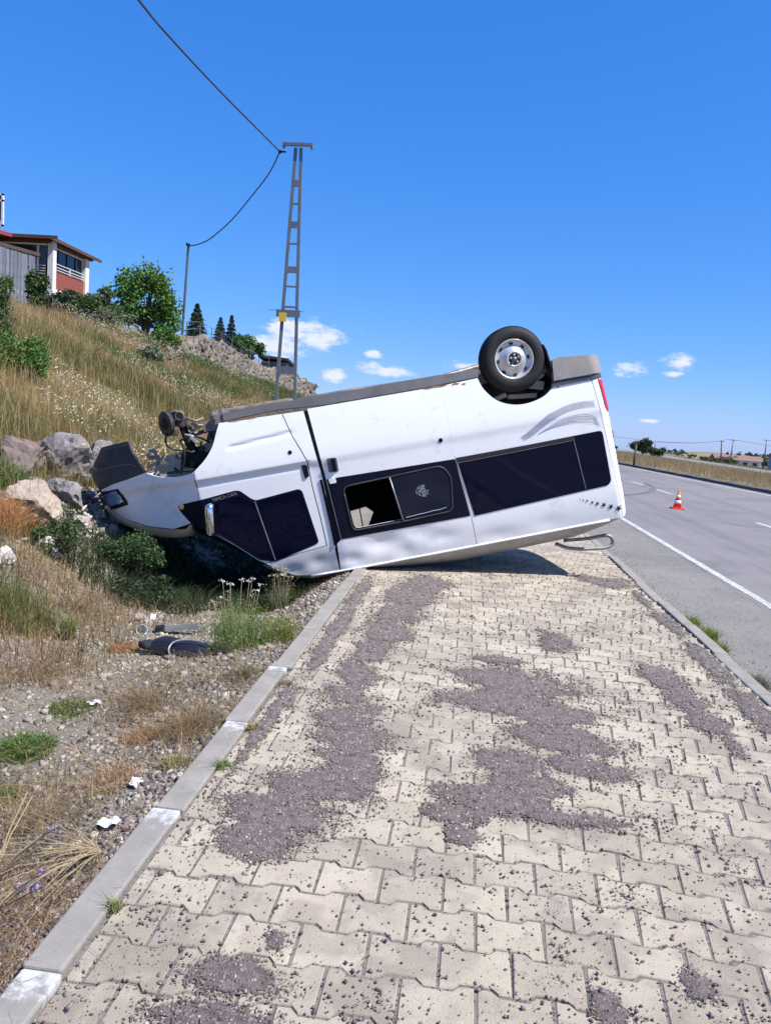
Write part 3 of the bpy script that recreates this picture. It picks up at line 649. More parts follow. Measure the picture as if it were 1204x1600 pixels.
def inside(p,loop):
    x,y=p; c=False; j=len(loop)-1
    for i in range(len(loop)):
        xi,yi=loop[i]; xj,yj=loop[j]
        if (yi>y)!=(yj>y) and x<(xj-xi)*(y-yi)/(yj-yi)+xi: c=not c
        j=i
    return c
def dens(loop,res):
    o=[]
    for i,a in enumerate(loop):
        b=loop[(i+1)%len(loop)]; n=max(1,int(math.hypot(b[0]-a[0],b[1]-a[1])/res+.5))
        for k in range(n): o.append((a[0]+(b[0]-a[0])*k/n,a[1]+(b[1]-a[1])*k/n))
    return o
def rnd(loop,r=.03,n=4):
    """rounds the corners of a polygon"""
    o=[]
    m=len(loop); rs=r if isinstance(r,(list,tuple)) else [r]*m
    for i in range(m):
        p=Vector(loop[i]); a=Vector(loop[i-1])-p; b=Vector(loop[(i+1)%m])-p
        q=min(rs[i],a.length*.45,b.length*.45)
        if q<.002: o.append(tuple(p)); continue
        A=p+a.normalized()*q; B=p+b.normalized()*q
        for k in range(n+1):
            t=k/n; o.append(tuple(A*(1-t)**2+p*2*t*(1-t)+B*t*t))
    return o
def panel(name,loop,m,parent=van,off=0,depth=.018,res=.035,holes=(),side=1,rim=None,zadd=None,**k):
    L0=[(float(a),float(b)) for a,b in dens(loop,res)]; H=[[(float(a),float(b)) for a,b in dens(h,res)] for h in holes]
    pts=[];edges=[]
    for lp in [L0]+H:
        b=len(pts); pts+=lp; edges+=[(b+i,b+(i+1)%len(lp)) for i in range(len(lp))]
    us=[p[0] for p in L0]; vs=[p[1] for p in L0]
    allb=np.array(pts)
    def addp(u,v,tol):
        if inside((u,v),L0) and not any(inside((u,v),h) for h in H):
            if np.min((allb[:,0]-u)**2+(allb[:,1]-v)**2)>tol*tol: pts.append((u,v))
    v=min(vs)+res*.5
    while v<max(vs):
        u=min(us)+res*.5
        while u<max(us):
            if u>.28: addp(u,v,res*.45)
            u+=res
        if min(us)<.3:
            for t in (.40,.46,.52,.58,.64,.70,.75,.80,.84,.875,.905,.93,.95,.967,.98,.99):
                addp(.55-(.55-uF(v))*t,v,.006)
        if max(us)>4.9:
            for t in (.15,.3,.45,.6,.72,.82,.9,.95): addp(uR(v)-.12+.12*t,v,.005)
        v+=res
    vo_,eo,fo,_,_,_=delaunay_2d_cdt([Vector(p) for p in pts],edges,[],1,1e-5)
    tri=[]
    for f in fo:
        c=sum((vo_[i] for i in f),Vector((0,0)))/len(f)
        if inside(c,L0) and not any(inside(c,h) for h in H): tri.append(list(f))
    V=[];Nn=[]
    for p in vo_:
        q,n=P3(p.x,p.y,off,side)
        if zadd: q=q+n*zadd(p.x,p.y)
        V.append(q); Nn.append(n)
    out=[]
    for f in tri:
        a,b,c=[V[i] for i in f[:3]]
        out.append(f if (b-a).cross(c-a).dot(Nn[f[0]])>0 else f[::-1])
    nv=len(V); F=list(out); S=[True]*len(F); VV=list(V)
    if depth:
        # rim made from its own vertices so the face keeps its shading
        key={}
        for i,p in enumerate(vo_): key.setdefault((round(p.x,4),round(p.y,4)),i)
        for lp in [L0]+H:
            ids=[key.get((round(a,4),round(b,4))) for a,b in lp]
            for i in range(len(ids)):
                a,b=ids[i],ids[(i+1)%len(ids)]
                if a is None or b is None or a==b: continue
                s0=len(VV); VV+=[V[a],V[b],V[b]-Nn[b]*depth,V[a]-Nn[a]*depth]; F.append([s0,s0+1,s0+2,s0+3]); S.append(False)
        mi_=[0]*len(out)+[1]*(len(F)-len(out))
    else: mi_=[0]*len(F)
    me=bpy.data.meshes.new(name); me.from_pydata([tuple(v) for v in VV],[],F); me.update()
    setmats(me,[m,rim or m]); me.polygons.foreach_set('use_smooth',S); me.polygons.foreach_set('material_index',mi_)
    nn=[n[:] for n in Nn]+[(0,0,0)]*(len(VV)-nv)
    if zadd is None:
        try: me.normals_split_custom_set_from_vertices(nn)
        except Exception: pass
    return obj_from(me,name,parent,**k)
def ribbon(name,pts,w,m,parent=van,off=.004,side=1,taper=False,**k):
    V=[];F=[]; n=len(pts)
    for i,(u,v) in enumerate(pts):
        a=Vector(pts[max(0,i-1)]); b=Vector(pts[min(n-1,i+1)]); d=(b-a).normalized(); q=Vector((-d.y,d.x))
        ww=w*(1 if not taper else max(.15,math.sin(math.pi*min(.98,(i+.6)/(n)))))
        for s in (-.5,.5): V.append(P3(u+q.x*ww*s,v+q.y*ww*s,off,side)[0])
        if i: F.append([2*i-2,2*i-1,2*i+1,2*i])
    return mesh(name,V,F,m,parent,**k)
def smooth_pts(pts,n=6):
    o=[]
    for i in range(len(pts)-1):
        p0=Vector(pts[max(0,i-1)]);p1=Vector(pts[i]);p2=Vector(pts[i+1]);p3=Vector(pts[min(len(pts)-1,i+2)])
        for k in range(n):
            t=k/n; o.append(tuple(.5*((2*p1)+(-p0+p2)*t+(2*p0-5*p1+4*p2-p3)*t*t+(-p0+3*p1-3*p2+p3)*t**3)))
    o.append(tuple(pts[-1])); return o
W=M['white_paint']
noseV=[.39,.45,.50,.55,.60,.65,.70,.75]
farch=smooth_pts([(.388,.699),(.502,.753),(.632,.785),(.767,.785),(.883,.771)],4)
farch2=smooth_pts([(.883,.771),(1.016,.669),(1.112,.555),(1.173,.429),(1.214,.348)],4)
rarch=smooth_pts([(3.765,.345),(3.807,.464),(3.914,.590),(4.065,.660),(4.227,.672),(4.396,.632),(4.508,.55)],4)
bl=[(.268,.371),(.10,.376)]+[(uF(v)+.003,v) for v in (.387,.43,.476,.51,.546,.6,.647,.69,.741,.785,.825)]+[(-.02,.772),(.221,.735),(.388,.699)]+smooth_pts([(.388,.699),(.333,.590),(.284,.478)],3)[1:]
fl=[(-.10,.803),(-.018,.777),(.221,.740)]+[(a,b+.004) for a,b in farch[:-1]]+[(.877,.775),(.879,.922),(.883,1.017),(.80,1.16),(.731,1.269),(.549,1.303),(.264,1.239),(.054,1.154),(-.08,1.085)]+[(uF(v)+.003,v) for v in (1.03,.984,.94,.90,.86,.832)]
hf=[(-.13,.835),(.041,.822),(.111,.966),(.111,.999),(-.05,1.030)]+[(uF(v)+.006,v) for v in (1.03,.985,.94,.90,.86,.842)]
hl=[(-.12,.855),(.022,.842),(.078,.955),(.02,.975),(-.07,.990)]+[(uF(v)+.012,v) for v in (.985,.94,.90,.87)]
dl=[(a,b+.002) for a,b in farch2]+[(1.819,.367),(1.873,.582),(1.935,.750),(1.974,.862),(1.976,1.110),(1.998,1.441),(2.010,1.724),(1.383,1.791),(1.326,1.755),(1.007,1.441),(.745,1.252),(.812,1.16),(.890,1.01),(.889,.922)]
pl=[(1.828,.367),(1.881,.580),(1.944,.747),(1.983,.860),(1.985,1.109),(2.008,1.44),(2.020,1.745),(2.092,1.772),(2.104,1.70),(2.093,1.05),(2.03,.372)]
cl=[(1.390,1.800),(2.010,1.732),(2.086,1.778),(2.096,2.018),(1.86,2.018),(1.66,1.985),(1.50,1.90)]
sl=[(2.070,.36),(2.125,1.05),(2.165,1.69),(2.118,1.73),(2.108,2.018),(3.522,2.018),(3.497,1.70),(3.421,1.09),(3.4012,1.05),(3.4012,.362)]
rl=[(3.402,.362),(3.402,1.05),(3.427,1.09),(3.503,1.70),(3.528,2.018),(5.098,2.018),(5.083,1.887),(4.907,.619),(4.895,.553),(4.52,.553)]+[p for p in rarch[::-1]]
hole=rnd([(2.29,1.178),(2.735,1.160),(2.800,1.600),(2.318,1.604)],[.05,.01,.01,.05])
gl=[(2.132,1.064),(3.417,1.091),(3.492,1.692),(2.170,1.688)]
tl=[(.643,1.071),(.966,1.043),(1.242,1.016),(1.285,1.029),(1.371,1.121),(1.416,1.148),(1.845,1.111),(1.876,1.137),(1.944,1.671),(1.92,1.692),(1.481,1.794),(1.332,1.75),(1.009,1.437),(.742,1.266),(.662,1.139)]
FARH=[(2.36,1.66),(2.56,1.64),(2.64,1.72),(2.55,1.86),(2.47,1.93),(2.40,1.93),(2.36,1.88)]
for side in (1,-1):
    nm='near' if side>0 else 'far'
    if side>0: panel('bumper_corner',bl,M['plastic_blue'],off=.004,side=side,depth=.025)
    panel('fender',fl,W,side=side)
    h_=panel('headlight',hf,M['black'],off=.005,side=side,depth=.02,rim=M['black']); panel('lamp_lens',rnd(hl[:4],.0)+hl[4:],M['lamp'],h_,off=.011,side=side,depth=.006,rim=M['chrome'])
    d_=panel('front_door',dl,W,side=side,res=.022 if side>0 else .05)
    panel('window_trim',rnd(tl,.02,2),M['black'],d_ if side>0 else d_,off=.0035,side=side,depth=.006)
    panel('quarter_glass',rnd([(1.03,1.10),(1.262,1.078),(1.392,1.172),(1.466,1.740),(1.345,1.705),(1.03,1.40)],.02,2),M['glass'],d_,off=.0065,side=side,depth=.004)
    panel('door_glass',rnd([(1.425,1.165),(1.84,1.130),(1.862,1.145),(1.928,1.655),(1.905,1.675),(1.502,1.768)],.02,2),M['glass'],d_,off=.0065,side=side,depth=.004)
    ribbon('window_divider',[(1.405,1.150),(1.487,1.775)],.010,M['alu'],d_,off=.012,side=side)
    panel('b_pillar',pl,W,side=side)
    panel('cab_roof_side',cl,M['dusty_white'],side=side)
    s_=panel('sliding_door' if side>0 else 'side_panel',sl,W,side=side,holes=[hole] if side>0 else [FARH])
    if side>0:
        panel('door_glass_band',rnd(gl,.012,2),M['black'],s_,off=.004,side=side,holes=[hole],depth=.012)
        panel('cracked_pane',rnd([(2.760,1.165),(3.262,1.148),(3.332,1.268),(3.300,1.583),(2.830,1.598)],[.01,.05,.04,.04,.01]),M['glassclear'],s_,off=.008,depth=.004,label='dark pane with a round star-shaped crack')
        fr_=[(2.272,1.166),(3.275,1.130),(3.352,1.258),(3.318,1.605),(2.82,1.620),(2.296,1.620)]
        fp=rnd(fr_,[.07,.08,.06,.06,.01,.06],5); fp.append(fp[0]); fp.append(fp[1])
        t=MB(); t.tube([P3(a,b,.008)[0] for a,b in dens(fp[:-2],.06)]+[P3(*fp[0],.008)[0]],.007,6); t.build('window_frame',M['plastic_blue'],s_)
        t=MB(); t.tube([P3(2.742,1.155,.012)[0],P3(2.812,1.612,.012)[0]],.008,6); t.build('window_divider',M['alu'],s_)
    else:
        b=MB(); b.box((2.48,-.84,1.78),(.014,.02,.42)); b.build('empty_window_frame',M['matte'],s_)
    r_=panel('rear_side_panel',rl,W,side=side,rim=M['dusty_white'])
    panel('rear_side_glass',rnd([(3.432,1.092),(4.945,1.071),(4.992,1.600),(4.958,1.643),(3.533,1.700)],[.01,.04,.05,.04,.01]),M['glass'],r_,off=.005,side=side,depth=.007,rim=M['black'])
    ribbon('glass_seam',[(4.637,1.092),(4.715,1.636)],.009,M['plastic_grey'],r_,off=.0085,side=side)
    panel('sliding_rail',[(3.43,1.083),(4.632,1.081),(4.634,1.112),(3.434,1.128)],M['matte'],r_,off=.010,side=side,depth=.01)
    ribbon('rail_highlight',[(3.434,1.134),(4.0,1.127),(4.62,1.117)],.007,M['plastic_grey'],r_,off=.011,side=side)  # thin grey line painted as the highlight on the black rail
    cnr=[(4.913,.619),(5.089,1.887),(5.104,2.018)]+[(uR(v)-.001,v) for v in (2.0,1.8,1.6,1.4,1.2,1.0,.8,.62,.553)]+[(4.905,.553)]
    c_=panel('rear_corner',cnr,W,side=side)
    panel('tail_light',[(4.972,.56),(5.012,.565)]+[(uR(v)-.002,v) for v in (.57,.65,.73,.81,.88)]+[(5.035,.895),(5.005,.83)],M['red_lens'],off=.010,side=side,depth=.015)
    panel('rocker_trim',smooth_pts([(1.262,.262),(1.8,.262),(2.6,.256),(3.2,.258),(3.79,.256)],3)+[(3.772,.338),(3.4,.345),(3.19,.352),(2.6,.350),(2.2,.348),(1.8,.318),(1.5,.330),(1.262,.338)],M['plastic_grey'],off=.006,side=side,depth=.05)
    rb=[(4.528,.30),(4.6,.283),(4.97,.318)]+[(uR(v)-.003,v) for v in (.34,.40,.46,.50)]+[(4.51,.502)]
    panel('rear_bumper_corner',rb,M['plastic_rear'],off=.028,side=side,depth=.06)
    panel('bumper_strip',[(4.50,.505),(uR(.5)-.01,.505),(uR(.5)-.01,.548),(4.48,.56)],M['plastic_blue'],off=.012,side=side,depth=.04)
    # dark lining that closes the gaps and the interior
    shell=[(.45,.80),(.885,.80)]+[(a+.02,b+.03) for a,b in farch2[2:]]+[(3.74,.36)]+[(a,b+.03) for a,b in rarch[1:]]+[(4.55,.56),(4.93,.56),(5.03,1.9),(5.03,2.0),(1.9,2.0),(1.66,1.96),(1.45,1.82),(.72,1.24),(.45,1.20)]
    panel('inner_lining',shell,M['matte'],off=-.03,side=side,depth=0,res=.09,holes=[[(2.24,1.13),(2.75,1.11),(2.84,1.66),(2.28,1.66)]] if side>0 else [FARH])
    t=MB(); t.tube([P3(u,2.020,.004,side)[0] for u in np.arange(1.80,5.10,.15)],.011,6); t.build('rain_gutter',W,van)
ribbon('crease_highlight',smooth_pts([(-.14,.62),(-.02,.60),(.12,.59),(.24,.60),(.31,.63)],4),.012,M['plastic_grey'],off=.008)  # paler ribbons painted as highlights along the bumper's creases and arch edge
ribbon('crease_highlight',smooth_pts([(-.02,.415),(.10,.405),(.20,.40),(.27,.405)],3),.012,M['plastic_grey'],off=.008)
ribbon('edge_highlight',smooth_pts([(.272,.378),(.290,.478),(.338,.590),(.385,.690)],4),.010,M['plastic_rear'],off=.007)
# rust and scuffs along the sill
for u0,u1,v0 in ((3.22,3.46,.362),(3.50,3.58,.366),(3.60,3.64,.38),(1.30,1.62,.352)):
    ribbon('rust_patch',[(u0+(u1-u0)*i/5,v0+.004*math.sin(i*2.1)) for i in range(6)],.016,M['rust'],van,off=.003,taper=True)
# roof, with the crown pressed flat where it rests on the ground
def eave(u):
    return float(np.interp(u,[1.36,1.5,1.66,1.86,5.12],[1.79,1.90,1.985,2.020,2.020]))
def roof_pt(u,q,off=0):
    ve=eave(u); ye=yS(u,min(ve,2.02)); rise=float(np.interp(u,[1.36,1.7,2.6,3.4,4.7,5.0,5.14],[.07,.12,.19,.24,.22,.14,.06]))
    a=abs(q); v=ve+rise*(1-a**3.2)
    xx=u-(.10*(1-a*a) if u<1.4 else (.10*(1-a*a))*max(0,(2.0-u)/.6))
    p=Vector((xx,ye*q,v-off)); w_=VT@p
    zg=.012 if w_.x>-1.06 else float(zt(np.array([w_.x]),np.array([w_.y]),False)[0])+.03
    zg=max(zg,-.16)
    if w_.z<zg+off: w_.z=zg+off; p=VTi@w_
    return p
us_=[1.37,1.42,1.5,1.58,1.66,1.76,1.86]+list(np.arange(2.0,4.95,.12))+[4.95,5.0,5.05,5.09,5.12]
qs=[-1,-.985,-.96,-.93,-.88,-.8,-.7,-.55,-.4,-.2,0,.2,.4,.55,.7,.8,.88,.93,.96,.985,1]
for nm,of,mm in (('roof',0,M['roof_white']),('headliner',.04,M['matte'])):
    V=[roof_pt(u,q,of) for u in us_ for q in qs]; n=len(qs)
    F=[[i*n+k,(i+1)*n+k,(i+1)*n+k+1,i*n+k+1] for i in range(len(us_)-1) for k in range(n-1)]
    mesh(nm,V,F,mm,van,smooth=True)
# bent tube hooked over the rear of the roof
t=MB(); t.tube(smooth_pts([(4.40,.62,2.20),(4.56,.66,2.28),(4.85,.70,2.325),(4.97,.70,2.315),(4.995,.70,2.26),(4.94,.70,2.20),(4.75,.66,2.205),(4.50,.60,2.19)],4),.019,8); t.build('bent_roof_tube',M['steel'],van)
# hood
seam=[(-.180,.992),(-.158,1.030),(-.085,1.090),(.054,1.160),(.16,1.205),(.264,1.245),(.41,1.282),(.549,1.309),(.67,1.318),(.740,1.275)]
def hood_pt(i,q,of=0):
    u,v=seam[i]; ye=yS(max(u,uF(v)+.002),v); a=abs(q); rise=[.02,.06,.10,.135,.150,.16,.165,.160,.14,.10][i]
    return Vector((u-.07*(1-a*a)*(1 if i<3 else .4),ye*q,v+rise*(1-a**3.0)-of))
V=[hood_pt(i,q) for i in range(len(seam)) for q in qs]; n=len(qs)
F=[[i*n+k,(i+1)*n+k,(i+1)*n+k+1,i*n+k+1] for i in range(len(seam)-1) for k in range(n-1)]
mesh('hood',V,F,M['dusty_white'],van,smooth=True)
V=[hood_pt(i,q,.03) for i in range(1,len(seam)) for q in qs]; 
F=[[i*n+k,(i+1)*n+k,(i+1)*n+k+1,i*n+k+1] for i in range(len(seam)-2) for k in range(n-1)]
mesh('hood_lining',V,F,M['matte'],van)
# windscreen, dashboard and nose
V=[];F=[]
for i in range(7):
    t_=i/6
    for q in qs:
        u0,v0=.755-.12*(1-q*q),1.27+.13*(1-abs(q)**3); u1,v1=1.385-.10*(1-q*q),1.79+.05*(1-abs(q)**3)
        u=u0+(u1-u0)*t_; v=v0+(v1-v0)*t_; V.append((u,q*(yS(.8+.55*t_,1.3+.45*t_)-.02),v))
F=[[i*n+k,i*n+k+1,(i+1)*n+k+1,(i+1)*n+k] for i in range(6) for k in range(n-1)]
mesh('windscreen',V,F,M['glass'],van,smooth=True)
b=MB(); b.box((.98,0,1.12),(.42,1.3,.3),bev=.06); b.box((.65,0,1.0),(.6,.8,.34),bev=.05); b.build('dashboard',M['matte'],van)
V=[];F=[]; vv=[.60,.64,.68,.72,.76,.80]
for v in vv:
    ye=yS(uF(v)+.002,v)+.004
    for q in qs: V.append((uF(v)-.05*(1-q*q),ye*q,v))
F=[[i*n+k,(i+1)*n+k,(i+1)*n+k+1,i*n+k+1] for i in range(len(vv)-1) for k in range(n-1)]
mesh('front_bumper',V,F,M['plastic_blue'],van,smooth=True)
V=[];vv=[.80,.86,.92,.98]
for v in vv:
    ye=yS(uF(v)+.002,v)
    for q in qs: V.append((uF(v)-.06*(1-q*q)+(.02 if abs(q)<.75 else 0),ye*q,v))
F=[[i*n+k,(i+1)*n+k,(i+1)*n+k+1,i*n+k+1] for i in range(len(vv)-1) for k in range(n-1)]
g_=mesh('grille',V,F,M['matte'],van,smooth=True)
for v in (.83,.87,.91,.95):
    t=MB(); t.tube([(uF(v)-.06*(1-q*q)+.035,.5*q,v) for q in (-1,-.6,-.2,.2,.6,1)],.010,6); t.build('grille_bar',M['plastic_grey'],g_)
t=MB(); t.tube([(-.125+.028*math.cos(a),.60,.60+.028*math.sin(a)) for a in np.linspace(0,6.28,14)],.009,6,cap=False); t.build('towing_eye',M['matte'],van)
# rear face
V=[];vv=[.53,.7,.9,1.1,1.4,1.7,1.9,2.03]
for v in vv:
    ye=yS(uR(v)-.001,v)
    for q in qs: V.append((uR(v)+.035*(1-q*q),ye*q,v))
F=[[i*n+k,i*n+k+1,(i+1)*n+k+1,(i+1)*n+k] for i in range(len(vv)-1) for k in range(n-1)]
rd=mesh('rear_doors',V,F,W,van,smooth=True)
for s in (-1,1):
    b=MB(); b.prism(rnd([(s*.10,1.1),(s*.74,1.1),(s*.68,1.66),(s*.10,1.7)],.05),0,.012,Matrix(((0,0,1,5.128),(1,0,0,0),(0,1,0,0),(0,0,0,1)))@Matrix.Rotation(0,4,'X')); b.build('rear_window',M['glass'],rd)
b=MB(); b.box((5.02,0,.42),(.07,1.66,.15),bev=.02); b.build('rear_bumper',M['plastic_rear'],van)
# underside
b=MB(); b.box((3.0,0,.36),(3.9,1.66,.10)); b.box((2.4,.35,.30),(2.2,.10,.12)); b.box((2.4,-.35,.30),(2.2,.10,.12)); b.box((1.5,0,.33),(.9,.5,.25),bev=.05); b.build('chassis',M['grime'],van)
t=MB(); t.tube([(1.6,-.1,.25),(2.6,-.15,.24),(3.6,-.3,.26),(4.1,-.5,.2),(4.8,-.5,.3)],.03,8); t.build('exhaust_pipe',M['steel'],van)
# wheels
def wheel(c,parent,rot=0,sd_=1):
    T=Matrix.Translation(c)@Matrix.Rotation(rot,4,'Z')@Matrix.Rotation(R(-90*sd_),4,'X')
    w=empty('wheel'); w.parent=parent; w.matrix_local=Matrix.Identity(4)
    b=MB(); b.lathe([(.185,-.185),(.20,-.20),(.27,-.208),(.305,-.19),(.318,-.16),(.321,-.10),(.318,-.045),(.305,-.015),(.27,.003),(.215,.002),(.196,-.008),(.190,-.03)],T,48,closed=True)
    ty=b.build('tyre',M['rubber'],w)
    g=MB()
    for k in range(60):
        a=k/60*2*math.pi
        for z_ in (-.15,-.105,-.06):
            g.box(T@Vector((.3205*math.cos(a),.3205*math.sin(a),z_)),(.03,.010,.012),(T.to_3x3()@Matrix.Rotation(a+math.pi/2,3,'Z')@Matrix.Rotation(.5,3,'Y')).to_4x4())
    g.build('tread',M['rubber'],w,kind='stuff')
    b=MB(); b.lathe([(.193,-.19),(.190,-.03),(.197,-.006),(.188,-.004),(.178,-.022),(.170,-.045),(.135,-.040),(.105,-.012),(.088,-.004),(.080,.006),(.062,.010),(.060,-.01),(.0,-.01)],T,40)
    rm=b.build('rim',M['rim'],w)
    for k in range(8):
        a=k/8*2*math.pi; b=MB(); b.prism([(.016*math.cos(x)*1.4,.010*math.sin(x)) for x in np.linspace(0,6.28,11)[:-1]],-.004,.004,T@Matrix.Translation((.152*math.cos(a),.152*math.sin(a),-.0405))@Matrix.Rotation(a+math.pi/2,4,'Z')); b.build('rim_slot',M['matte'],w)
    b=MB()
    for k in range(5):
        a=k/5*2*math.pi+.3; b.lathe([(0,.02),(.012,.02),(.012,-.01)],T@Matrix.Translation((.038*math.cos(a),.038*math.sin(a),-.003)),6)
    b.lathe([(0,.028),(.018,.026),(.021,-.01)],T,12); b.build('wheel_nuts',M['steel'],w)
    for k in range(5):
        a=k/5*2*math.pi+.3+.63; b=MB(); b.prism([(.012*math.cos(x),.014*math.sin(x)) for x in np.linspace(0,6.28,9)[:-1]],-.003,.003,T@Matrix.Translation((.040*math.cos(a),.040*math.sin(a),-.007))); b.build('hub_hole',M['decal'],w)
    return w
wheel((4.150,.975,.225),van)
wheel((4.150,-.955,.50),van,sd_=-1)
b=MB(); b.tube([(4.15,-.8,.50),(4.15,.80,.235)],.055,10); b.lathe([(.0,.12),(.11,.10),(.13,0),(.11,-.10),(0,-.12)],Matrix.Translation((4.15,-.1,.42)),16); b.build('rear_axle',M['grime'],van)
for s in (1,-1):
    b=MB(); b.box((4.15,.58*s,.33),(1.1,.07,.035)); b.box((4.15,.58*s,.37),(.8,.07,.03)); b.box((4.15,.55*s,.29),(.10,.13,.09)); b.build('leaf_spring',M['grime'],van)
    # wheel housing
    V=[];F=[]; arc=[(3.73,.30)]+[(a,b_+.02) for a,b_ in rarch[1:]]+[(4.56,.50),(4.60,.32)]
    for i,(a,b_) in enumerate(arc):
        yo=(yS(a,b_)-.03); V+=[(a,yo*s,b_),(a+(0),.50*s,b_+.02)]
        if i: F.append([2*i-2,2*i-1,2*i+1,2*i])
    mesh('wheel_housing',V,F,M['grime'],van)
    b=MB(); b.prism([(3.70,.40),(4.60,.40),(4.56,.72),(3.76,.72)],0,.02,Matrix(((1,0,0,0),(0,0,1,.46*s),(0,1,0,0),(0,0,0,1)))); b.build('inner_wheel_arch',M['grime'],van)
    # curved splash guard behind the wheel
    V=[];F=[]; sg=[(4.545,.62),(4.535,.52),(4.515,.40),(4.49,.28),(4.475,.19),(4.45,.13)]
    for i,(a,b_) in enumerate(sg):
        V+=[(a,.965*s,b_),(a-.02,.66*s,b_+.01),(a+.014,.965*s,b_),(a-.006,.66*s,b_+.01)]
        if i:
            k=4*i; F+= [[k-4,k-3,k+1,k],[k-2,k+2,k+3,k-1],[k-4,k,k+2,k-2]]
    F.append([len(V)-4,len(V)-3,len(V)-1,len(V)-2])
    mesh('splash_guard',V,F,M['plastic_black'],van)
for (x,z,dx,dz,ry) in ((4.36,.50,.24,.09,-.3),(4.42,.40,.12,.13,.4),(4.24,.60,.30,.05,-.12),(3.98,.58,.20,.05,.25),(4.44,.28,.07,.09,0)):
    b=MB(); b.box((x,.72,z),(dx,.10,dz),Matrix.Rotation(ry,4,'Y'),bev=.012); b.build('spring_bracket',M['liner'] if dx>.11 else M['grime'],van)
# front corner: bare hub, strut, dusty inner panel
b=MB(); b.prism([(.455,.70),(.50,.60),(.62,.575),(.80,.56),(.98,.53),(1.13,.46),(1.19,.40),(1.26,.50),(1.2,.85),(.44,.85)],0,.02,Matrix(((1,0,0,0),(0,0,1,.56),(0,1,0,0),(0,0,0,1)))); b.build('inner_wing',M['liner'],van)
b=MB(); b.prism([(.44,.72),(1.0,.79),(1.25,.50),(1.3,.9),(.44,.95)],0,.02,Matrix(((1,0,0,0),(0,0,1,-.60),(0,1,0,0),(0,0,0,1)))); b.build('inner_wing',M['liner'],van)
fs=empty('front_suspension'); fs.parent=van
Td=Matrix.Translation((.70,.80,.27))@Matrix.Rotation(R(62),4,'Z')@Matrix.Rotation(R(-90),4,'X')@Matrix.Rotation(R(10),4,'Y')
b=MB(); b.lathe([(.055,.012),(.120,.012),(.124,.0),(.124,-.006),(.06,-.006),(.06,-.014),(.124,-.014),(.122,-.026),(.05,-.028)],Td,32); b.build('brake_disc',M['steel_dark'],fs)
b=MB(); b.lathe([(0,.055),(.030,.052),(.034,.02),(.062,.014),(.066,-.03),(.04,-.09),(0,-.09)],Td,18); b.build('hub',M['matte'],fs)
b=MB(); b.box((.79,.76,.19),(.10,.11,.07),Matrix.Rotation(.5,4,'Y'),bev=.018); b.box((.84,.74,.27),(.09,.10,.12),Matrix.Rotation(-.4,4,'Y'),bev=.02); b.box((.91,.70,.34),(.05,.10,.10),Matrix.Rotation(.7,4,'Y'),bev=.015); b.box((.77,.78,.37),(.05,.08,.06),bev=.012); b.build('brake_caliper',M['steel_dark'],fs)
b=MB(); b.lathe([(.045,-.04),(.05,.0),(.035,.012),(.03,-.01),(.0,-.01)],Matrix.Translation((.845,.82,.215))@Matrix.Rotation(R(-80),4,'X'),16); b.tube([(.74,.82,.20),(.80,.84,.16),(.87,.80,.18)],.010,6); b.tube([(.90,.72,.25),(.97,.68,.29),(1.04,.62,.27)],.014,6); b.build('knuckle',M['grime'],fs)
b=MB(); b.tube([(.83,.70,.30),(.86,.66,.48),(.88,.62,.60),(.90,.60,.76)],[.035,.045,.05,.065],12); b.box((.88,.64,.66),(.26,.06,.16),Matrix.Rotation(-.2,4,'Y'),bev=.03); b.build('strut',M['matte'],fs)
b=MB(); b.tube([(.86,.70,.42),(1.02,.55,.40),(1.20,.4,.38)],.022,8); b.tube([(.88,.66,.30),(1.05,.5,.355),(1.14,.3,.38)],.012,8); b.build('control_arm',M['steel'],fs)
b=MB(); b.tube(smooth_pts([(.70,.82,.36),(.66,.80,.44),(.70,.76,.52),(.80,.70,.55),(.86,.66,.52)],4),.009,6); b.tube(smooth_pts([(.80,.70,.60),(.76,.72,.68),(.74,.74,.77)],4),.014,6); b.tube(smooth_pts([(.80,.8,.45),(.83,.86,.55),(.80,.84,.66),(.76,.8,.74)],4),.012,6); b.build('brake_hose',M['matte'],fs)
rs=random.Random(14); b=MB()
for i in range(16):
    x=rs.uniform(.74,1.12); z=rs.uniform(.28,.74); y=rs.uniform(.58,.80); L_=rs.uniform(.05,.16)
    dv=Vector((rs.uniform(-1,1),rs.uniform(-.5,.5),rs.uniform(-1,1))).normalized()*L_
    if i%2: b.tube([(x,y,z),(x+dv.x*.5+.01,y+dv.y*.5,z+dv.z*.5+.015),(x+dv.x,y+dv.y,z+dv.z)],rs.uniform(.006,.014),6)
    else: b.box((x,y,z),(rs.uniform(.03,.09),.04,rs.uniform(.03,.08)),Matrix.Rotation(rs.uniform(-1,1),4,'Y'),bev=.006)
b.build('suspension_clutter',M['steel_dark'],fs,kind='stuff')
b=MB(); b.tube([(.86,.84,.40),(.99,.72,.46),(1.06,.66,.52)],.011,6); b.box((.93,.80,.47),(.03,.02,.09),Matrix.Rotation(.6,4,'Y'),bev=.004); b.build('tie_rod',M['alu'],fs)
b=MB(); b.lathe([(.028,.0),(.05,.0),(.05,.05),(.028,.05)],Matrix.Translation((.50,.72,.53))@Matrix.Rotation(R(-70),4,'X'),14,closed=True); b.box((.56,.66,.62),(.04,.05,.16),Matrix.Rotation(.7,4,'Y')); b.tube([(.42,.7,.66),(.52,.66,.63),(.60,.64,.58)],.018,8); b.build('tow_bracket',M['steel'],fs)
b=MB(); b.box((1.25,0,.46),(.30,1.3,.12),bev=.02); b.box((.80,0,.80),(.8,1.0,.16),bev=.04); b.build('front_crossmember',M['grime'],van)
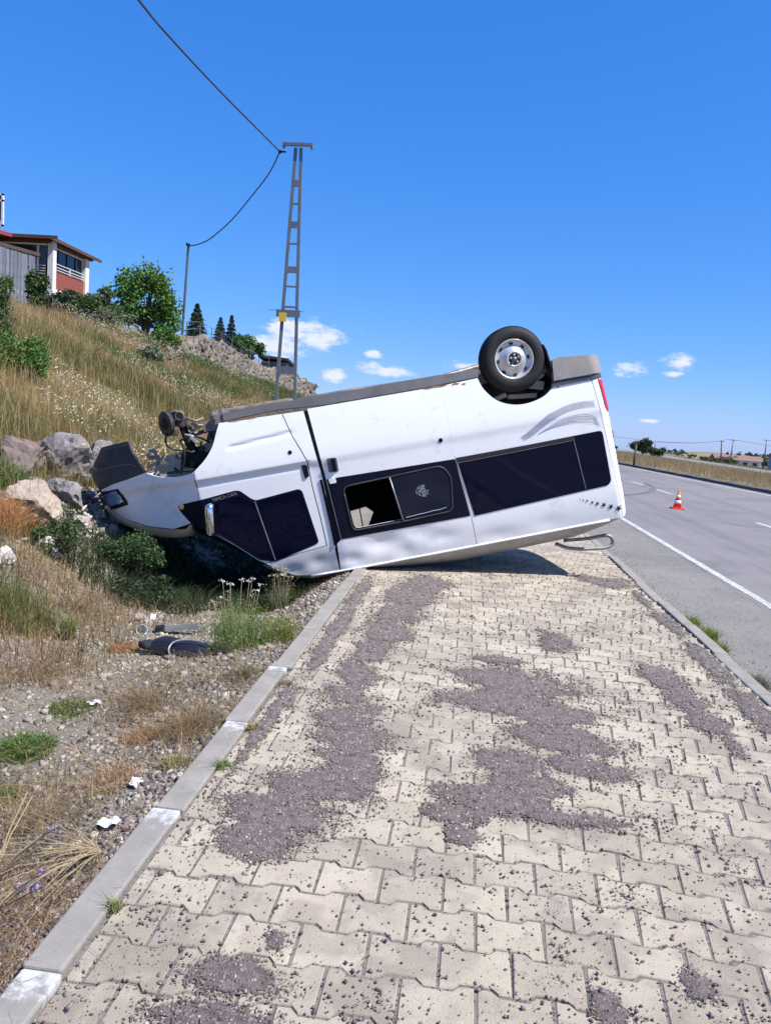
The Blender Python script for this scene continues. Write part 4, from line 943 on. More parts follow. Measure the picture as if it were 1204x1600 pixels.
b=MB(); b.lathe([(.19,-.10),(.27,-.105),(.31,-.08),(.32,0),(.31,.08),(.27,.105),(.19,.10)],Matrix.Translation((1.18,-.55,.58))@Matrix.Rotation(R(-62),4,'X')@Matrix.Rotation(R(22),4,'Y'),36,closed=True); b.build('front_tyre',M['rubber'],van)
b=MB(); b.tube([(.70,.78,.70),(.72,.80,.755)],.02,8); b.tube([(1.06,.80,.62),(1.12,.82,.60)],.03,8); b.tube([(.62,.8,.74),(.98,.8,.755)],.014,6); b.build('arch_bracket',M['matte'],van)
panel('mud_flap',[(1.195,.43),(1.222,.33),(1.225,.20),(1.262,.20),(1.268,.34)],M['plastic_grey'],off=-.01,depth=.03,res=.05)
# mirror
mr_=empty('mirror'); mr_.parent=van
b=MB(); b.box((0,0,0),(.085,.13,.31),bev=.038); mo=b.build('mirror_shell',M['chrome'],mr_); mo.location=(.975,1.085,1.235); mo.rotation_euler=(R(4),R(-10),R(10))
mo.data.polygons.foreach_set('use_smooth',[True]*len(mo.data.polygons))
b=MB(); b.tube([(.93,.93,1.16),(.955,1.02,1.17),(.97,1.06,1.19)],[.03,.02,.02],8); b.build('mirror_arm',M['black'],mr_)
b=MB(); b.lathe([(.0,.008),(.022,.007),(.03,.0)],Matrix.Translation(P3(.69,1.088,.006)[0])@Matrix.Rotation(R(-80),4,'X'),14); o=b.build('side_indicator',M['amber'],van)
# handles and small fittings
panel('door_handle',rnd([(1.912,.885),(1.968,.893),(1.972,1.005),(1.925,1.022)],.015),M['black'],off=.010,depth=.02,res=.03)
hd=panel('door_handle',rnd([(2.165,.862),(2.262,.868),(2.264,1.008),(2.165,1.004)],.018),M['plastic_grey'],off=.006,depth=.01,res=.03)
panel('handle_grip',rnd([(2.205,.868),(2.245,.870),(2.247,1.002),(2.207,1.0)],.012),M['black'],hd,off=.028,depth=.02,res=.03)
panel('rail_end_cap',rnd([(2.148,1.060),(2.218,1.062),(2.222,1.112),(2.156,1.116)],.012),M['white_paint'],off=.012,depth=.01,res=.03)
panel('door_seal',[(2.064,1.06),(2.088,1.06),(2.112,1.56),(2.118,1.73),(2.088,1.74),(2.082,1.50)],M['black'],off=.008,depth=.02,res=.04)
for u,v,r0 in ((3.30,.883,.022),(1.83,.743,.020)):
    panel('lock_cap',[(u+r0*math.cos(a),v+r0*math.sin(a)) for a in np.linspace(0,6.28,13)[:-1]],M['black'],off=.004,depth=.005,res=.02)
# crack in the pane
ck=[]
r3=random.Random(5); t=MB()
for k in range(11):
    a=k/11*6.28+r3.uniform(-.2,.2); r1=r3.uniform(.03,.075); 
    pts=[P3(3.043+rr*math.cos(a+.1*math.sin(rr*60)),1.349+rr*math.sin(a+.1*math.sin(rr*60)),.0095)[0] for rr in np.linspace(.012,r1,5)]
    t.tube(pts,.0008,4)
for rr in (.012,.022,.034,.048,.062):
    for k in range(7):
        a0=k/7*6.28; 
        if r3.random()<.65: t.tube([P3(3.043+rr*math.cos(a0+x),1.349+rr*math.sin(a0+x)*.9,.0095)[0] for x in (0,.3,.6,.8)],.0010,4)
t.tube([P3(2.84+.07*i,1.585-.004*i+.004*math.sin(i*3),.0095)[0] for i in range(7)],.0018,4)
t.build('glass_crack',M['crack'],van)
# decals
sw=[[(4.893,.764),(4.76,.752),(4.625,.761),(4.509,.79),(4.403,.826),(4.307,.885),(4.225,.936),(4.147,.977),(4.106,.991)],[(4.896,.824),(4.797,.812),(4.662,.816),(4.546,.839),(4.431,.874),(4.337,.928),(4.241,.982),(4.13,1.028)],
 [(4.90,.941),(4.833,.894),(4.722,.875),(4.609,.883),(4.518,.9),(4.425,.938),(4.344,.967),(4.238,1.014),(4.11,1.052)],[(4.93,1.028),(4.87,.988),(4.738,.954),(4.627,.94),(4.514,.943),(4.401,.956),(4.342,.978)]]
dc=empty('swoosh_decal'); dc.parent=van
def lerpc(A,B,t,n=14):
    def samp(P,s):
        P=smooth_pts(P,6); x=s*(len(P)-1); i=min(int(x),len(P)-2); f=x-i; return Vector(P[i])*(1-f)+Vector(P[i+1])*f
    return [tuple(samp(A,s)*(1-t)+samp(B,s)*t) for s in np.linspace(0,1,n)]
for A,B,cnt in ((sw[0],sw[1],6),(sw[2],sw[3],6)):
    for k in range(cnt):
        p=lerpc(A,B,k/(cnt-1),30); ribbon('stripe',p[:15],.0034,M['decal_line'],dc); ribbon('stripe',p[14:25],.005 if A is sw[2] else .011,M['decal_grey'],dc,off=.005)
        if A is sw[0]: ribbon('stripe',p[22:],.008,M['decal_grey'],dc,off=.0055,taper=True)
for u,v,r0 in [(4.645,1.735,.009),(4.678,1.752,.012),(4.717,1.766,.016),(4.77,1.792,.020),(4.824,1.815,.025),(4.893,1.842,.031),(4.968,1.876,.035),(5.052,1.91,.039)]:
    ang=.25+r0*4
    panel('star_decal',[(u+r0*(1 if i%2==0 else .42)*math.cos(ang+i*math.pi/5),v+r0*(1 if i%2==0 else .42)*math.sin(ang+i*math.pi/5)) for i in range(10)],M['decal'],off=.004,depth=0,res=.02)
# small lettering on the trim, faint
fc=bpy.data.curves.new('lettering','FONT'); fc.body='TIMCA CAN'; fc.size=.046; fc.extrude=.0004
fo_=bpy.data.objects.new('lettering',fc); COL.objects.link(fo_)
dg=bpy.context.evaluated_depsgraph_get(); me=bpy.data.meshes.new_from_object(fo_.evaluated_get(dg)); bpy.data.objects.remove(fo_)
me.materials.clear(); me.materials.append(M['plastic_rear'])
for v in me.vertices:
    x=1.0+v.co.x; z=1.088-.03*(v.co.x/.28)-v.co.y
    v.co=P3(x,z,.0065+v.co.z)[0]
me.flip_normals()
obj_from(me,'lettering',van)
# ------------------------------------------------------------------ foliage tools
def zg(x,y,fine=True): return float(zt(np.array([x]),np.array([y]),fine)[0])
def leaves(C,size,col,colv=.25,aspect=.6,up=0.0):
    """quads at the points C, randomly turned; returns verts, faces, colours"""
    n=len(C); a=rng.normal(0,1,(n,3)); a/=np.linalg.norm(a,axis=1)[:,None]; b=rng.normal(0,1,(n,3)); b[:,2]+=up; b-=a*(a*b).sum(1)[:,None]; b/=np.linalg.norm(b,axis=1)[:,None]
    s=size*rng.uniform(.6,1.3,n)[:,None]; w=s*aspect
    V=np.stack([C-a*s*.5,C+b*w*.5,C+a*s*.5,C-b*w*.5],1).reshape(-1,3)
    F=(np.arange(n)[:,None]*4+np.arange(4)[None]); c=np.array(col)[None]*(1+rng.normal(0,colv,(n,1)))*(1+rng.normal(0,.06,(n,3)))
    return V,F,np.repeat(np.clip(c,.005,1),4,0)
def crownpts(lobes,n,shell=.55):
    """points in a union of ellipsoid lobes, thicker near their skin, with gaps"""
    vol=np.array([l[3]*l[4]*l[5] for l in lobes])**.67; k=rng.choice(len(lobes),n,p=vol/vol.sum()); Lb=np.array(lobes)[k]
    d=rng.normal(0,1,(n,3)); d/=np.linalg.norm(d,axis=1)[:,None]; r=(shell+(1-shell)*rng.random(n))[:,None]*(1+.22*rng.normal(0,1,(n,1))*.6)
    P=Lb[:,:3]+d*r*Lb[:,3:6]
    q=fbm(P[:,0]+P[:,2]*.7,P[:,1]-P[:,2],1.4/np.mean(vol**.5+.2),3,3)
    return P[q>-.22]
def rlobes(c,rx,ry,rz,n,f=.42,seed=0):
    r=random.Random(seed); o=[(c[0],c[1],c[2],rx*.68,ry*.68,rz*.68)]
    for i in range(n):
        a=r.uniform(0,6.28); e=r.uniform(-.75,1.0); ce=math.sqrt(max(0,1-e*e*.8)); k=r.uniform(.5,.82)
        s=f*r.uniform(.6,1.2)
        o.append((c[0]+rx*k*ce*math.cos(a),c[1]+ry*k*ce*math.sin(a),c[2]+rz*k*e,rx*s,ry*s,rz*s))
    return o
def tree(name,label,x,y,h,w,trunk,col,n,leaf,seed,group=None,z0=None,lean=0,wy=None,cat='tree',nl=9,hidden=.15):
    z=zg(x,y) if z0 is None else z0
    t=empty(name,(x,y,z),label=label,cat=cat,group=group)
    hc=h-trunk; lobes=rlobes((0,0,trunk+hc*.5),w/2,(wy or w)/2,hc/2,nl,seed=seed)
    P=crownpts(lobes,n); V,F,c=leaves(P,leaf,col)
    mesh('crown',V,F,M['leaf'],t,col=c,kind='stuff')
    b=MB(); r0=.045*h**.8+.02
    b.tube([(0,0,-.2),(.05*lean,0,trunk*.5),(.12*lean,.02,trunk),(.15*lean,0,trunk+hc*.45)],[r0,r0*.85,r0*.7,r0*.3],8)
    rr=random.Random(seed)
    for l in lobes[1:]:
        b.tube([(.10*lean,0,trunk*.8+rr.uniform(0,.2)*hc),(l[0]*.55,l[1]*.55,l[2]*.7+trunk*.3),(l[0],l[1],l[2])],[r0*.45,r0*.28,r0*.08],5)
    b.build('trunk',M['bark'],t); return t
def conifer(label,x,y,h,w,col,n,seed,z0=None,group='conifers on the hilltop'):
    z=zg(x,y) if z0 is None else z0
    t=empty('conifer',(x,y,z),label=label,cat='tree',group=group)
    k=rng.random(n)**.8; lev=np.floor(k*11)/11+rng.random(n)*.055; zz=h*(.10+.90*lev); rad=w/2*(1-lev)**.85*(.25+.75*rng.random(n)**.5)*(1+.2*rng.normal(0,1,n)); a=rng.choice(np.arange(26),n)/26*6.28+rng.normal(0,.09,n)+lev*40
    P=np.stack([rad*np.cos(a),rad*np.sin(a),zz-rad*.28],1); V,F,c=leaves(P,.17*h/3,col,aspect=.4); mesh('crown',V,F,M['leaf'],t,col=c,kind='stuff')
    b=MB(); b.tube([(0,0,-.2),(0,0,h*.95)],[.05*h/3,.01],6); b.build('trunk',M['bark'],t); return t
def bush(label,x,y,w,d,h,col,n,leaf,seed,name='bush',z0=None,stem=True,group=None,nl=8,cat='bush',up=0):
    z=zg(x,y) if z0 is None else z0
    t=empty(name,(x,y,z),label=label,cat=cat,group=group)
    P=crownpts(rlobes((0,0,h*.48),w/2,d/2,h/2,nl,seed=seed),n,.35); P=P[P[:,2]>-.05]
    V,F,c=leaves(P,leaf,col,up=up); mesh('foliage',V,F,M['leaf'],t,col=c,kind='stuff')
    b=MB(); rr=random.Random(seed)
    for i in range(7):
        a=rr.uniform(0,6.28); b.tube([(0,0,-.05),(w*.18*math.cos(a),d*.18*math.sin(a),h*.4),(w*.36*math.cos(a),d*.36*math.sin(a),h*rr.uniform(.6,.95))],[.02*h,.014*h,.004*h],5)
    b.build('stems',M['bark'],t); return t

# ------------------------------------------------------------------ hilltop: shed, house, wall
hs_=empty('house',(-22,42,5),label='red roofed house with white columns and a glazed balcony on the hilltop',cat='house')
ZT=9.45; x0,x1,y0,y1=-27.5,-22.0,38.7,44.2
def Bx(name,c,d,m,parent=hs_,bev=0): 
    b=MB(); b.box((c[0]+22,c[1]-42,c[2]-5),d,bev=bev); return b.build(name,m,parent)
Bx('body',((-27.5-22.5)/2,40.75,6.6),(4.9,3.5,5.4),M['brown'])
Bx('brick_front',(-22.30,40.6,7.62),(.22,3.3,.92),M['brick'])
Bx('brick_front',(-24.2,38.78,7.62),(3.7,.20,.92),M['brown'])
Bx('floor_slab',(-24.85,41.4,7.08),(5.5,5.4,.14),M['housewhite'])
Bx('column',(-22.06,38.72,7.0),(.29,.34,4.9),M['housewhite'])
Bx('column',(-22.28,42.55,7.0),(.30,.40,4.9),M['housewhite'])
w_=Bx('window',(-22.40,40.65,8.68),(.06,3.35,1.2),M['housedark'])
for z_ in (8.08,9.27): Bx('frame_rail',(-22.32,40.65,z_),(.10,3.4,.07),M['housewhite'],w_)
for y_ in (39.8,40.7,41.6): Bx('mullion',(-22.35,y_,8.68),(.05,.03,1.15),M['matte'],w_)
w2=Bx('window',(-24.0,38.66,8.62),(3.3,.06,1.25),M['housedark'])
Bx('frame_rail',(-23.8,38.60,9.27),(3.1,.10,.08),M['housewhite'],w2); Bx('frame_rail',(-22.75,38.60,8.6),(.08,.10,1.3),M['housewhite'],w2)
Bx('lintel',(-24.8,38.62,9.41),(5.6,.3,.14),M['brown']); Bx('lintel',(-22.20,40.8,9.41),(.3,4.4,.14),M['brown'])
rl_=empty('balcony_railing'); rl_.parent=hs_
b=MB()
for z_ in (8.14,8.28,8.45): b.box((-.16,-1.4,z_-5),(.05,3.4,.03))
for y_ in (-2.9,-1.3,.2): b.box((-.16,y_,3.28),(.05,.05,.40))
b.build('rail',M['housewhite'],rl_)
b=MB()
for z_ in (7.82,7.95,8.08,8.22): b.box((-1.9,-3.4,z_-5),(3.1,.05,.03))
b.build('rail',M['housewhite'],rl_)
# hipped roof with a dark fascia
V=[(-28.5,37.6,ZT+.06),(-21.65,37.9,ZT+.06),(-21.85,43.6,ZT+.06),(-28.5,43.6,ZT+.06),(-28.5,40.8,ZT+.62),(-24.6,40.8,ZT+.62)]
V=[(a+22,b_-42,c-5) for a,b_,c in V]
mesh('roof',V,[[0,1,5,4],[1,2,5],[2,3,4,5],[3,2,1,0]],M['rooftile'],hs_)
b=MB(); b.box((-24.9+22,37.75-42,ZT+.02-5),(7.3,.06,.16)); b.box((-21.75+22,40.75-42,ZT+.02-5),(.06,5.7,.16),Matrix.Rotation(R(2),4,'Z')); b.build('fascia',M['brown'],hs_)
# lower wing whose eave climbs to the left
V=[(-25.5,33.6,9.55),(-23.6,37.8,9.55),(-24.2,38.6,9.75),(-29.5,38.4,10.0)]
V=[(a+22,b_-42,c-5) for a,b_,c in V]; V+=[(a,b_,c-.18) for a,b_,c in V]
mesh('wing_roof',V,[[0,1,2,3],[7,6,5,4],[0,4,5,1],[1,5,6,2],[2,6,7,3],[3,7,4,0]],M['rooftile'],hs_)
Bx('wing_wall',(-26.2,37.2,7.2),(3.0,.5,4.4),M['brown'])
at_=empty('attic_balcony'); at_.parent=hs_
b=MB()
for dx in (0,1.3): b.box((-2.15-dx,-4.3,5.65),(.10,.10,1.6))
for z_ in (5.0,6.2,6.5): b.box((-2.8,-4.3,z_-.1),(1.4,.10,.09))
b.build('frame',M['housewhite'],at_)
b=MB(); b.box((-2.8,-4.25,5.8),(1.3,.05,1.3)); b.build('glass',M['housedark'],at_)
# shed of upright planks
sh=empty('shed',(-18.7,30,4.5),label='shed of weathered grey upright planks at the left edge',cat='shed')
b=MB(); b.box((-1.9,.95,1.0),(3.9,.06,4.2),Matrix.Rotation(math.atan2(1.36,.85),4,'Z')); b.build('inner_wall',M['brown'],sh)
rr=random.Random(2)
A=Vector((-20.6,28.4)); Bv=Vector((-18.45,31.1)); nP=24
for i in range(nP):
    t=(i+.5)/nP; p=A.lerp(Bv,t); d=(Bv-A).normalized(); top=7.62-.35*t+rr.uniform(-.03,.03)
    b=MB(); b.box((0,0,0),((Bv-A).length/nP*.92,.03,top-3.8),bev=.004); o=b.build('plank',M['plank'],sh)
    o.location=(p.x+18.7+rr.uniform(-.01,.01),p.y-30+rr.uniform(-.01,.01),(top+3.8)/2-4.5); o.rotation_euler=(0,R(rr.uniform(-.6,.6)),math.atan2(d.y,d.x))
V=[(-21.0,27.9,7.75),(-18.3,31.2,7.42),(-20.0,34,7.9),(-24,32,8.3)]; V=[(a+18.7,b_-30,c-4.5) for a,b_,c in V]; V+=[(a,b_,c-.14) for a,b_,c in V]
mesh('shed_roof',V,[[0,1,2,3],[7,6,5,4],[0,4,5,1],[1,5,6,2],[2,6,7,3],[3,7,4,0]],M['brown'],sh)
# stone retaining wall (rows of rough stones on a battered face)
TOP=[(-10.96,27,3.60),(-11.19,31,4.42),(-11.46,35,4.43),(-11.33,38,4.12),(-10.86,40,3.80),(-10.14,42,3.93),(-9.07,43.6,3.22)]
BOT=[(-10.69,26.4,3.0),(-10.85,30.2,3.12),(-11.0,34,3.16),(-10.95,37.2,3.0),(-10.5,39.3,2.82),(-9.8,41.3,2.55),(-8.8,43.0,2.15)]
wl=empty('stone_wall',(-11,35,3),label='long rough stone retaining wall stepping down the hilltop behind the lattice pole',cat='wall')
O_=Vector((-11,35,3)); V=[];F=[]
for i,(a,b_) in enumerate(zip(TOP,BOT)):
    a=Vector(a)-O_; b_=Vector(b_)-O_; V+=[a+Vector((-.5,.3,.0)),a,b_,b_+Vector((0,0,-.8))]
    if i:
        k=4*i; F+=[[k-4,k-3,k+1,k],[k-3,k-2,k+2,k+1],[k-2,k-1,k+3,k+2]]
k=len(V)-4; F.append([k,k+1,k+2,k+3])
e1=V[-3]; e2=V[-2]; V+=[e1+Vector((-4,5,-.1)),e2+Vector((-4,5,0))]; F.append([k+1,k+4,k+5,k+2])
mesh('wall_core',V,F,M['wallcore'],wl)
P=[];S=[]
def lerp3(A,s):
    x=s*(len(A)-1); i=min(int(x),len(A)-2); return Vector(A[i]).lerp(Vector(A[i+1]),x-i)
for i in range(5200):
    s=random.random(); t=random.random()**.9; s=min(1,max(0,s)); a=lerp3(TOP,s); b_=lerp3(BOT,s); p=a.lerp(b_,t*1.08)
    P.append(p-O_+Vector((random.uniform(-.0,.08),-.03,random.uniform(-.03,.05)))); S.append(random.uniform(.09,.21)*(1 if random.random()<.9 else 1.5))
for i in range(260):
    t=random.random(); u_=random.random(); a=Vector((-9.07,43.6,3.22)).lerp(Vector((-13,48.6,3.1)),u_); P.append(a-O_+Vector((0,0,-t*1.0))); S.append(random.uniform(.15,.3))
# the stones hug the face
st=stones('wall_stones',np.array([tuple(p) for p in P]),np.array(S),M['wallstone'],wl,flat=.95,kind='stuff')
# terrace behind the wall
V=[];F=[]
for i,a in enumerate(TOP):
    a=Vector(a); V+=[a+Vector((.0,0,-.05)),a+Vector((-4,0,.25)),a+Vector((-14,0,.5))]
    if i: k=3*i; F+=[[k-3,k,k+1,k-2],[k-2,k+1,k+2,k-1]]
V+=[Vector((-13,50,3.2)),Vector((-17,50,3.5)),Vector((-25,50,3.7))]; k=len(V)-3; F+=[[k-3,k,k+1,k-2],[k-2,k+1,k+2,k-1]]
mesh('terrace',V,F,M['hill'],smooth=True,kind='structure')
# dark slab roof standing on the wall, low fence rails
b=MB(); b.box((0,0,0),(1.7,2.2,.14),Matrix.Rotation(R(-7),4,'X')@Matrix.Rotation(R(4),4,'Y')); o=b.build('slab',M['matte']); 
hut=empty('hut',(-11.0,43,4.0),label='low dark flat-roofed hut on top of the stone wall',cat='hut'); o.name='roof'; o.parent=hut; o.location=(0,0,.42)
b=MB(); b.box((0,0,.1),(1.4,1.8,.5)); b.build('wall',M['plastic_grey'],hut)
rf_=empty('rail_fence',(-11.4,33,4.5),label='thin metal rail fence along the top of the stone wall',cat='fence')
for i in range(9):
    s=.12+i*.075; p=lerp3(TOP,s)+Vector((-.25,0,0)); b=MB(); b.box(tuple(p-Vector((-11.4,33,4.5))+Vector((0,0,.30))),(.03,.03,.65)); b.build('post',M['galv'],rf_)
for dz in (.35,.62):
    b=MB(); b.tube([lerp3(TOP,.12+i*.06)+Vector((-.25,0,dz))-Vector((-11.4,33,4.5)) for i in range(11)],.011,5); b.build('rail',M['galv'],rf_)

# ------------------------------------------------------------------ trees and shrubs of the hilltop
G1=(.075,.155,.018); G2=(.040,.080,.017); G3=(.026,.052,.017)
tree('broadleaf_tree','bright green leafy tree, tallest on the hilltop beside the thin pole',-12.25,28,2.85,3.0,.2,(.105,.20,.03),9500,.13,15,z0=3.72,nl=18,wy=2.0)
tree('small_tree','small bright green sapling against the stone wall foot, right of the tallest tree',-11.15,27.2,1.25,1.1,.3,G1,1800,.10,8,z0=3.15,nl=6)
conifer('broad dark conifer directly right of the thin pole',-14.7,40,2.55,1.45,(.030,.058,.032),6000,1,z0=4.45)
conifer('left one of the two slim dark conifers above the stone wall',-14.75,44,2.1,1.1,(.030,.058,.032),4200,2,z0=4.75)
conifer('right one of the two slim dark conifers, beside the round tree on the wall',-14.1,44,2.6,1.0,(.028,.052,.030),4200,3,z0=4.4)
tree('round_tree','round mid green tree overhanging the stone wall',-11.75,39.6,1.9,1.75,.3,(.05,.115,.022),5200,.13,9,z0=3.72,nl=9)
bush('dark green creeper bush hiding the lower storey of the house',-15.0,27,1.9,1.3,1.35,G3,7000,.12,21,z0=4.2)
bush('dark leafy bush at the corner of the grey shed',-16.1,27.4,1.0,1.1,1.7,G2,4200,.12,22,z0=4.35)
bush('grey green bush between the house column and the bright tree',-13.7,27,2.2,1.4,1.6,(.085,.13,.04),7000,.11,23,z0=4.0)
bush('low pale flowering bush in front of the bright tree',-12.9,26.6,1.9,1.2,.95,(.13,.16,.085),4500,.09,24,z0=3.85)
bush('small shrub at the far end of the stone wall',-10.9,52,1.1,1.1,.75,G2,1600,.14,25,z0=3.1)
bush('leafy green bush on the slope at the left edge',-7.75,12.3,1.25,1.0,1.35,(.085,.16,.03),11500,.055,26,z0=1.38,cat='bush')
bush('tall thin green shrub above the leafy bush at the left edge',-9.0,14.0,.7,.5,1.5,(.08,.13,.035),4200,.05,27,z0=2.4)
bush('dark grey green thistly bush on the slope below the stone wall',-9.4,22,1.1,.9,.5,(.07,.12,.065),3200,.07,28)

# ------------------------------------------------------------------ poles and wires
up_=empty('utility_pole',(-6.15,25,.9),label='tall narrow lattice steel utility pole with a crossarm and a yellow plate',cat='utility pole')
def seg(name,a,b_,w,d,m,parent,org):
    a=Vector(a)-Vector(org); b_=Vector(b_)-Vector(org); L_=(b_-a).length; q=(b_-a).to_track_quat('Z','Y').to_matrix().to_4x4()
    k=MB(); k.box((a+b_)/2,(w,d,L_),q); return k.build(name,m,parent)
og=(-6.15,25,.9)
lb,lt,rb_,rt=Vector((-6.42,25,.7)),Vector((-6.20,25,9.9)),Vector((-5.72,25,.7)),Vector((-6.03,25,9.9))
seg('leg',lb,lt,.062,.10,M['galv'],up_,og); seg('leg',rb_,rt,.062,.10,M['galv'],up_,og)
for y_,hh in ((285,.20),(316,.05),(348,.20),(377,.05),(417,.20),(443,.05),(475,.06),(575,.24)):
    z=9.9-(y_-232)*.0203; t=(z-.7)/9.2; a=lb.lerp(lt,t); c=rb_.lerp(rt,t); b=MB(); b.box((a+c)/2-Vector(og),((c-a).length-.02,.06,hh)); b.build('rung',M['galv'],up_)
b=MB(); b.box((-6.12+6.15,-.08,9.98-.9),(.98,.10,.09)); b.build('crossarm',M['galv'],up_)
for x_ in (-6.56,-5.66): b=MB(); b.lathe([(0,.02),(.045,.01),(.05,-.03),(.03,-.08)],Matrix.Translation((x_+6.15,-.08,9.03)),8); b.build('insulator',M['plastic_grey'],up_)
b=MB(); b.box((.03,-.10,4.75-.9),(.78,.06,.22)); b.tube([(-.62,-.12,3.93),(.55,-.12,3.93)],.012,5); b.build('climbing_guard',M['galv'],up_)
b=MB(); b.box((-.13,-.16,4.62-.9),(.24,.02,.28)); b.build('warning_plate',M['yellow'],up_)
b=MB(); b.tube([(-.35,-.06,8.85),(-.52,-.03,8.86)],.03,6); b.lathe([(0,.05),(.05,.04),(.06,-.02),(.03,-.06),(0,-.06)],Matrix.Translation((-.55,-.02,8.86)),10); b.build('cable_clamp',M['cable'],up_)
t=MB(); pts=smooth_pts([(-6.71,25.0,9.77),(-6.85,19.5,9.39),(-6.75,15.5,8.85),(-6.0,13.0,8.15)],8)
t=MB()
A_=[Vector((-6.71,25.0,9.77)),Vector((-6.8,19.5,9.30)),Vector((-6.55,15.5,8.75)),Vector((-6.02,13.0,8.12)),Vector((-5.3,8,7.3)),Vector((-4.2,0,7.2)),Vector((-2.5,-12,8.5))]
def sm3(P,n=7):
    o=[]
    for i in range(len(P)-1):
        p0=P[max(0,i-1)];p1=P[i];p2=P[i+1];p3=P[min(len(P)-1,i+2)]
        for k in range(n):
            t=k/n; o.append(.5*((2*p1)+(-p0+p2)*t+(2*p0-5*p1+4*p2-p3)*t*t+(-p0+3*p1-3*p2+p3)*t**3))
    o.append(P[-1]); return o
t.tube(sm3(A_),.021,6); t.build('overhead_cable',M['cable'],None,label='thick black cable rising over the camera from the lattice pole',cat='cable')
t=MB(); t.tube(sm3([Vector((-6.71,25.0,9.77)),Vector((-7.3,26.0,9.4)),Vector((-8.24,27.2,8.95)),Vector((-9.28,28.4,8.44)),Vector((-10.44,29.6,8.03)),Vector((-11.2,30.4,7.95)),Vector((-11.81,31.0,7.98))]),.022,6); t.build('overhead_cable',M['cable'],None,label='sagging black cable between the lattice pole and the thin pole',cat='cable')
tp=empty('thin_pole',(-12.0,31,3.4),label='thin plain steel pole leaning slightly beside the bright green tree',cat='utility pole')
seg('shaft',(-12.02,31,3.3),(-11.87,31,8.05),.085,.085,M['galv'],tp,(-12.0,31,3.4))
b=MB(); b.lathe([(0,.06),(.09,.04),(.09,-.05),(0,-.06)],Matrix.Translation((.13,-.05,4.63)),8); b.build('cable_clamp',M['cable'],tp)

# ------------------------------------------------------------------ right side: cone, far things
cn=empty('traffic_cone',(5.31,19.77,-.118),label='orange traffic cone with two white bands standing on the road',cat='traffic cone')
b=MB(); b.box((0,0,.018),(.36,.36,.034),bev=.012); b.build('base',M['orange'],cn)
def cband(name,z0,z1,m,o=0):
    r=lambda z:.125-(z-.03)*.20+o
    b=MB(); b.lathe([(r(z0)-.004,z0),(r(z0),z0),(r(z1),z1),(r(z1)-.004,z1)],None,24); b.build(name,m,cn)
cband('body',.03,.54,M['orange']); cband('white_band',.16,.25,M['cone_white'],.002); cband('white_band',.33,.41,M['cone_white'],.002)
b=MB(); b.lathe([(.023,.54),(.02,.55),(0,.55)],None,16); b.build('tip',M['orange'],cn)
tree('far_tree','round dark tree beyond the far side of the road',26.2,120,2.9,3.6,.3,(.028,.06,.025),5000,.30,31,z0=-.9,nl=9)
bush('smaller green bush touching the round dark tree',28.6,121,2.4,2,1.9,(.06,.09,.045),1500,.28,32,z0=-.9)
bush('dark bush right behind the rear corner of the van',17.9,100,1.8,1.6,1.5,(.03,.06,.025),1500,.22,33,z0=-.4)
for i,(x,y,w,h,l) in enumerate(((75,250,9,3.2,'low dark shrub at the left foot of the far hill'),(84,260,8,3.8,'pair of upright shrubs in the middle of the far field'),(96,270,12,3.2,'wide green shrub left of the leaning pole'),(88,228,4,3.2,'yellowish tree between the far poles and the blue house'))):
    bush(l,x,y,w,5,h,(.10,.115,.05) if i%2 else (.05,.075,.03),1500,.6,40+i,z0=-4.6,cat='bush')
for i,(x,y,zb,ztp,lx,l) in enumerate(((72.5,230,-4.5,3.3,-.7,'dark wooden pole leaning left beyond the field'),(76.4,235,-4.5,3.9,.3,'pale concrete pole just right of the leaning pole'),(73.1,200,-4.0,4.15,.1,'concrete pole next to the blue house'),(30.3,130,-1.5,1.6,0,'short pole right of the round dark tree'))):
    p=empty('field_pole',(x,y,zb),label=l,cat='utility pole',group='poles across the field')
    b=MB(); b.tube([(0,0,0),(lx,0,ztp-zb)],[.24 if i<3 else .12,.15 if i<3 else .09],8); b.build('shaft',M['bark'] if i in (0,) else M['galv'],p)
    b=MB(); b.box((lx,0,ztp-zb-.3),(1.6 if i<3 else .1,.14,.14)); b.build('crossarm',M['galv'],p)
t=MB(); t.tube(sm3([Vector((30.3,130,1.5)),Vector((50,178,1.9)),Vector((71.8,230,3.1)),Vector((76.6,235,3.7)),Vector((88,224,2.4)),Vector((100,215,2.8))]),.045,4); t.build('field_wire',M['cable'],None,label='thin wire strung along the poles across the field',cat='wire')
t=MB(); t.tube([(10,100,2.4),(20,115,1.9),(30.3,130,1.5)],.02,4); t.build('field_wire',M['cable'],None,label='thin wire between the van rear corner and the short pole',cat='wire')
fh=empty('far_house',(87,262,-4.8),label='low far house with a long orange roof left of the blue house',cat='house')
b=MB(); b.box((0,0,1.2),(14,6,2.4)); b.build('wall',M['housewhite'],fh)
b=MB(); b.prism([(-3.6,0),(3.6,0),(0,1.5)],-7.6,7.6,Matrix.Translation((0,0,2.4))@Matrix(((0,0,1,0),(1,0,0,0),(0,1,0,0),(0,0,0,1)))); b.build('roof',M['orange_roof'],fh)
for x_ in (-5,-1.5,2,5): b=MB(); b.box((x_,-3.02,1.3),(1.4,.1,1.0)); b.build('window',M['housedark'],fh)
fh=empty('far_house',(78,199,-4.0),label='pale blue two storey far house at the right edge',cat='house')
b=MB(); b.box((0,0,1.9),(6.4,6,3.8)); b.build('wall',M['far_blue'],fh)
b=MB(); b.prism([(-3.5,0),(3.5,0),(0,1.3)],-3.7,3.7,Matrix.Translation((0,0,3.8))@Matrix(((0,0,1,0),(1,0,0,0),(0,1,0,0),(0,0,0,1)))); b.build('roof',M['orange_roof'],fh)
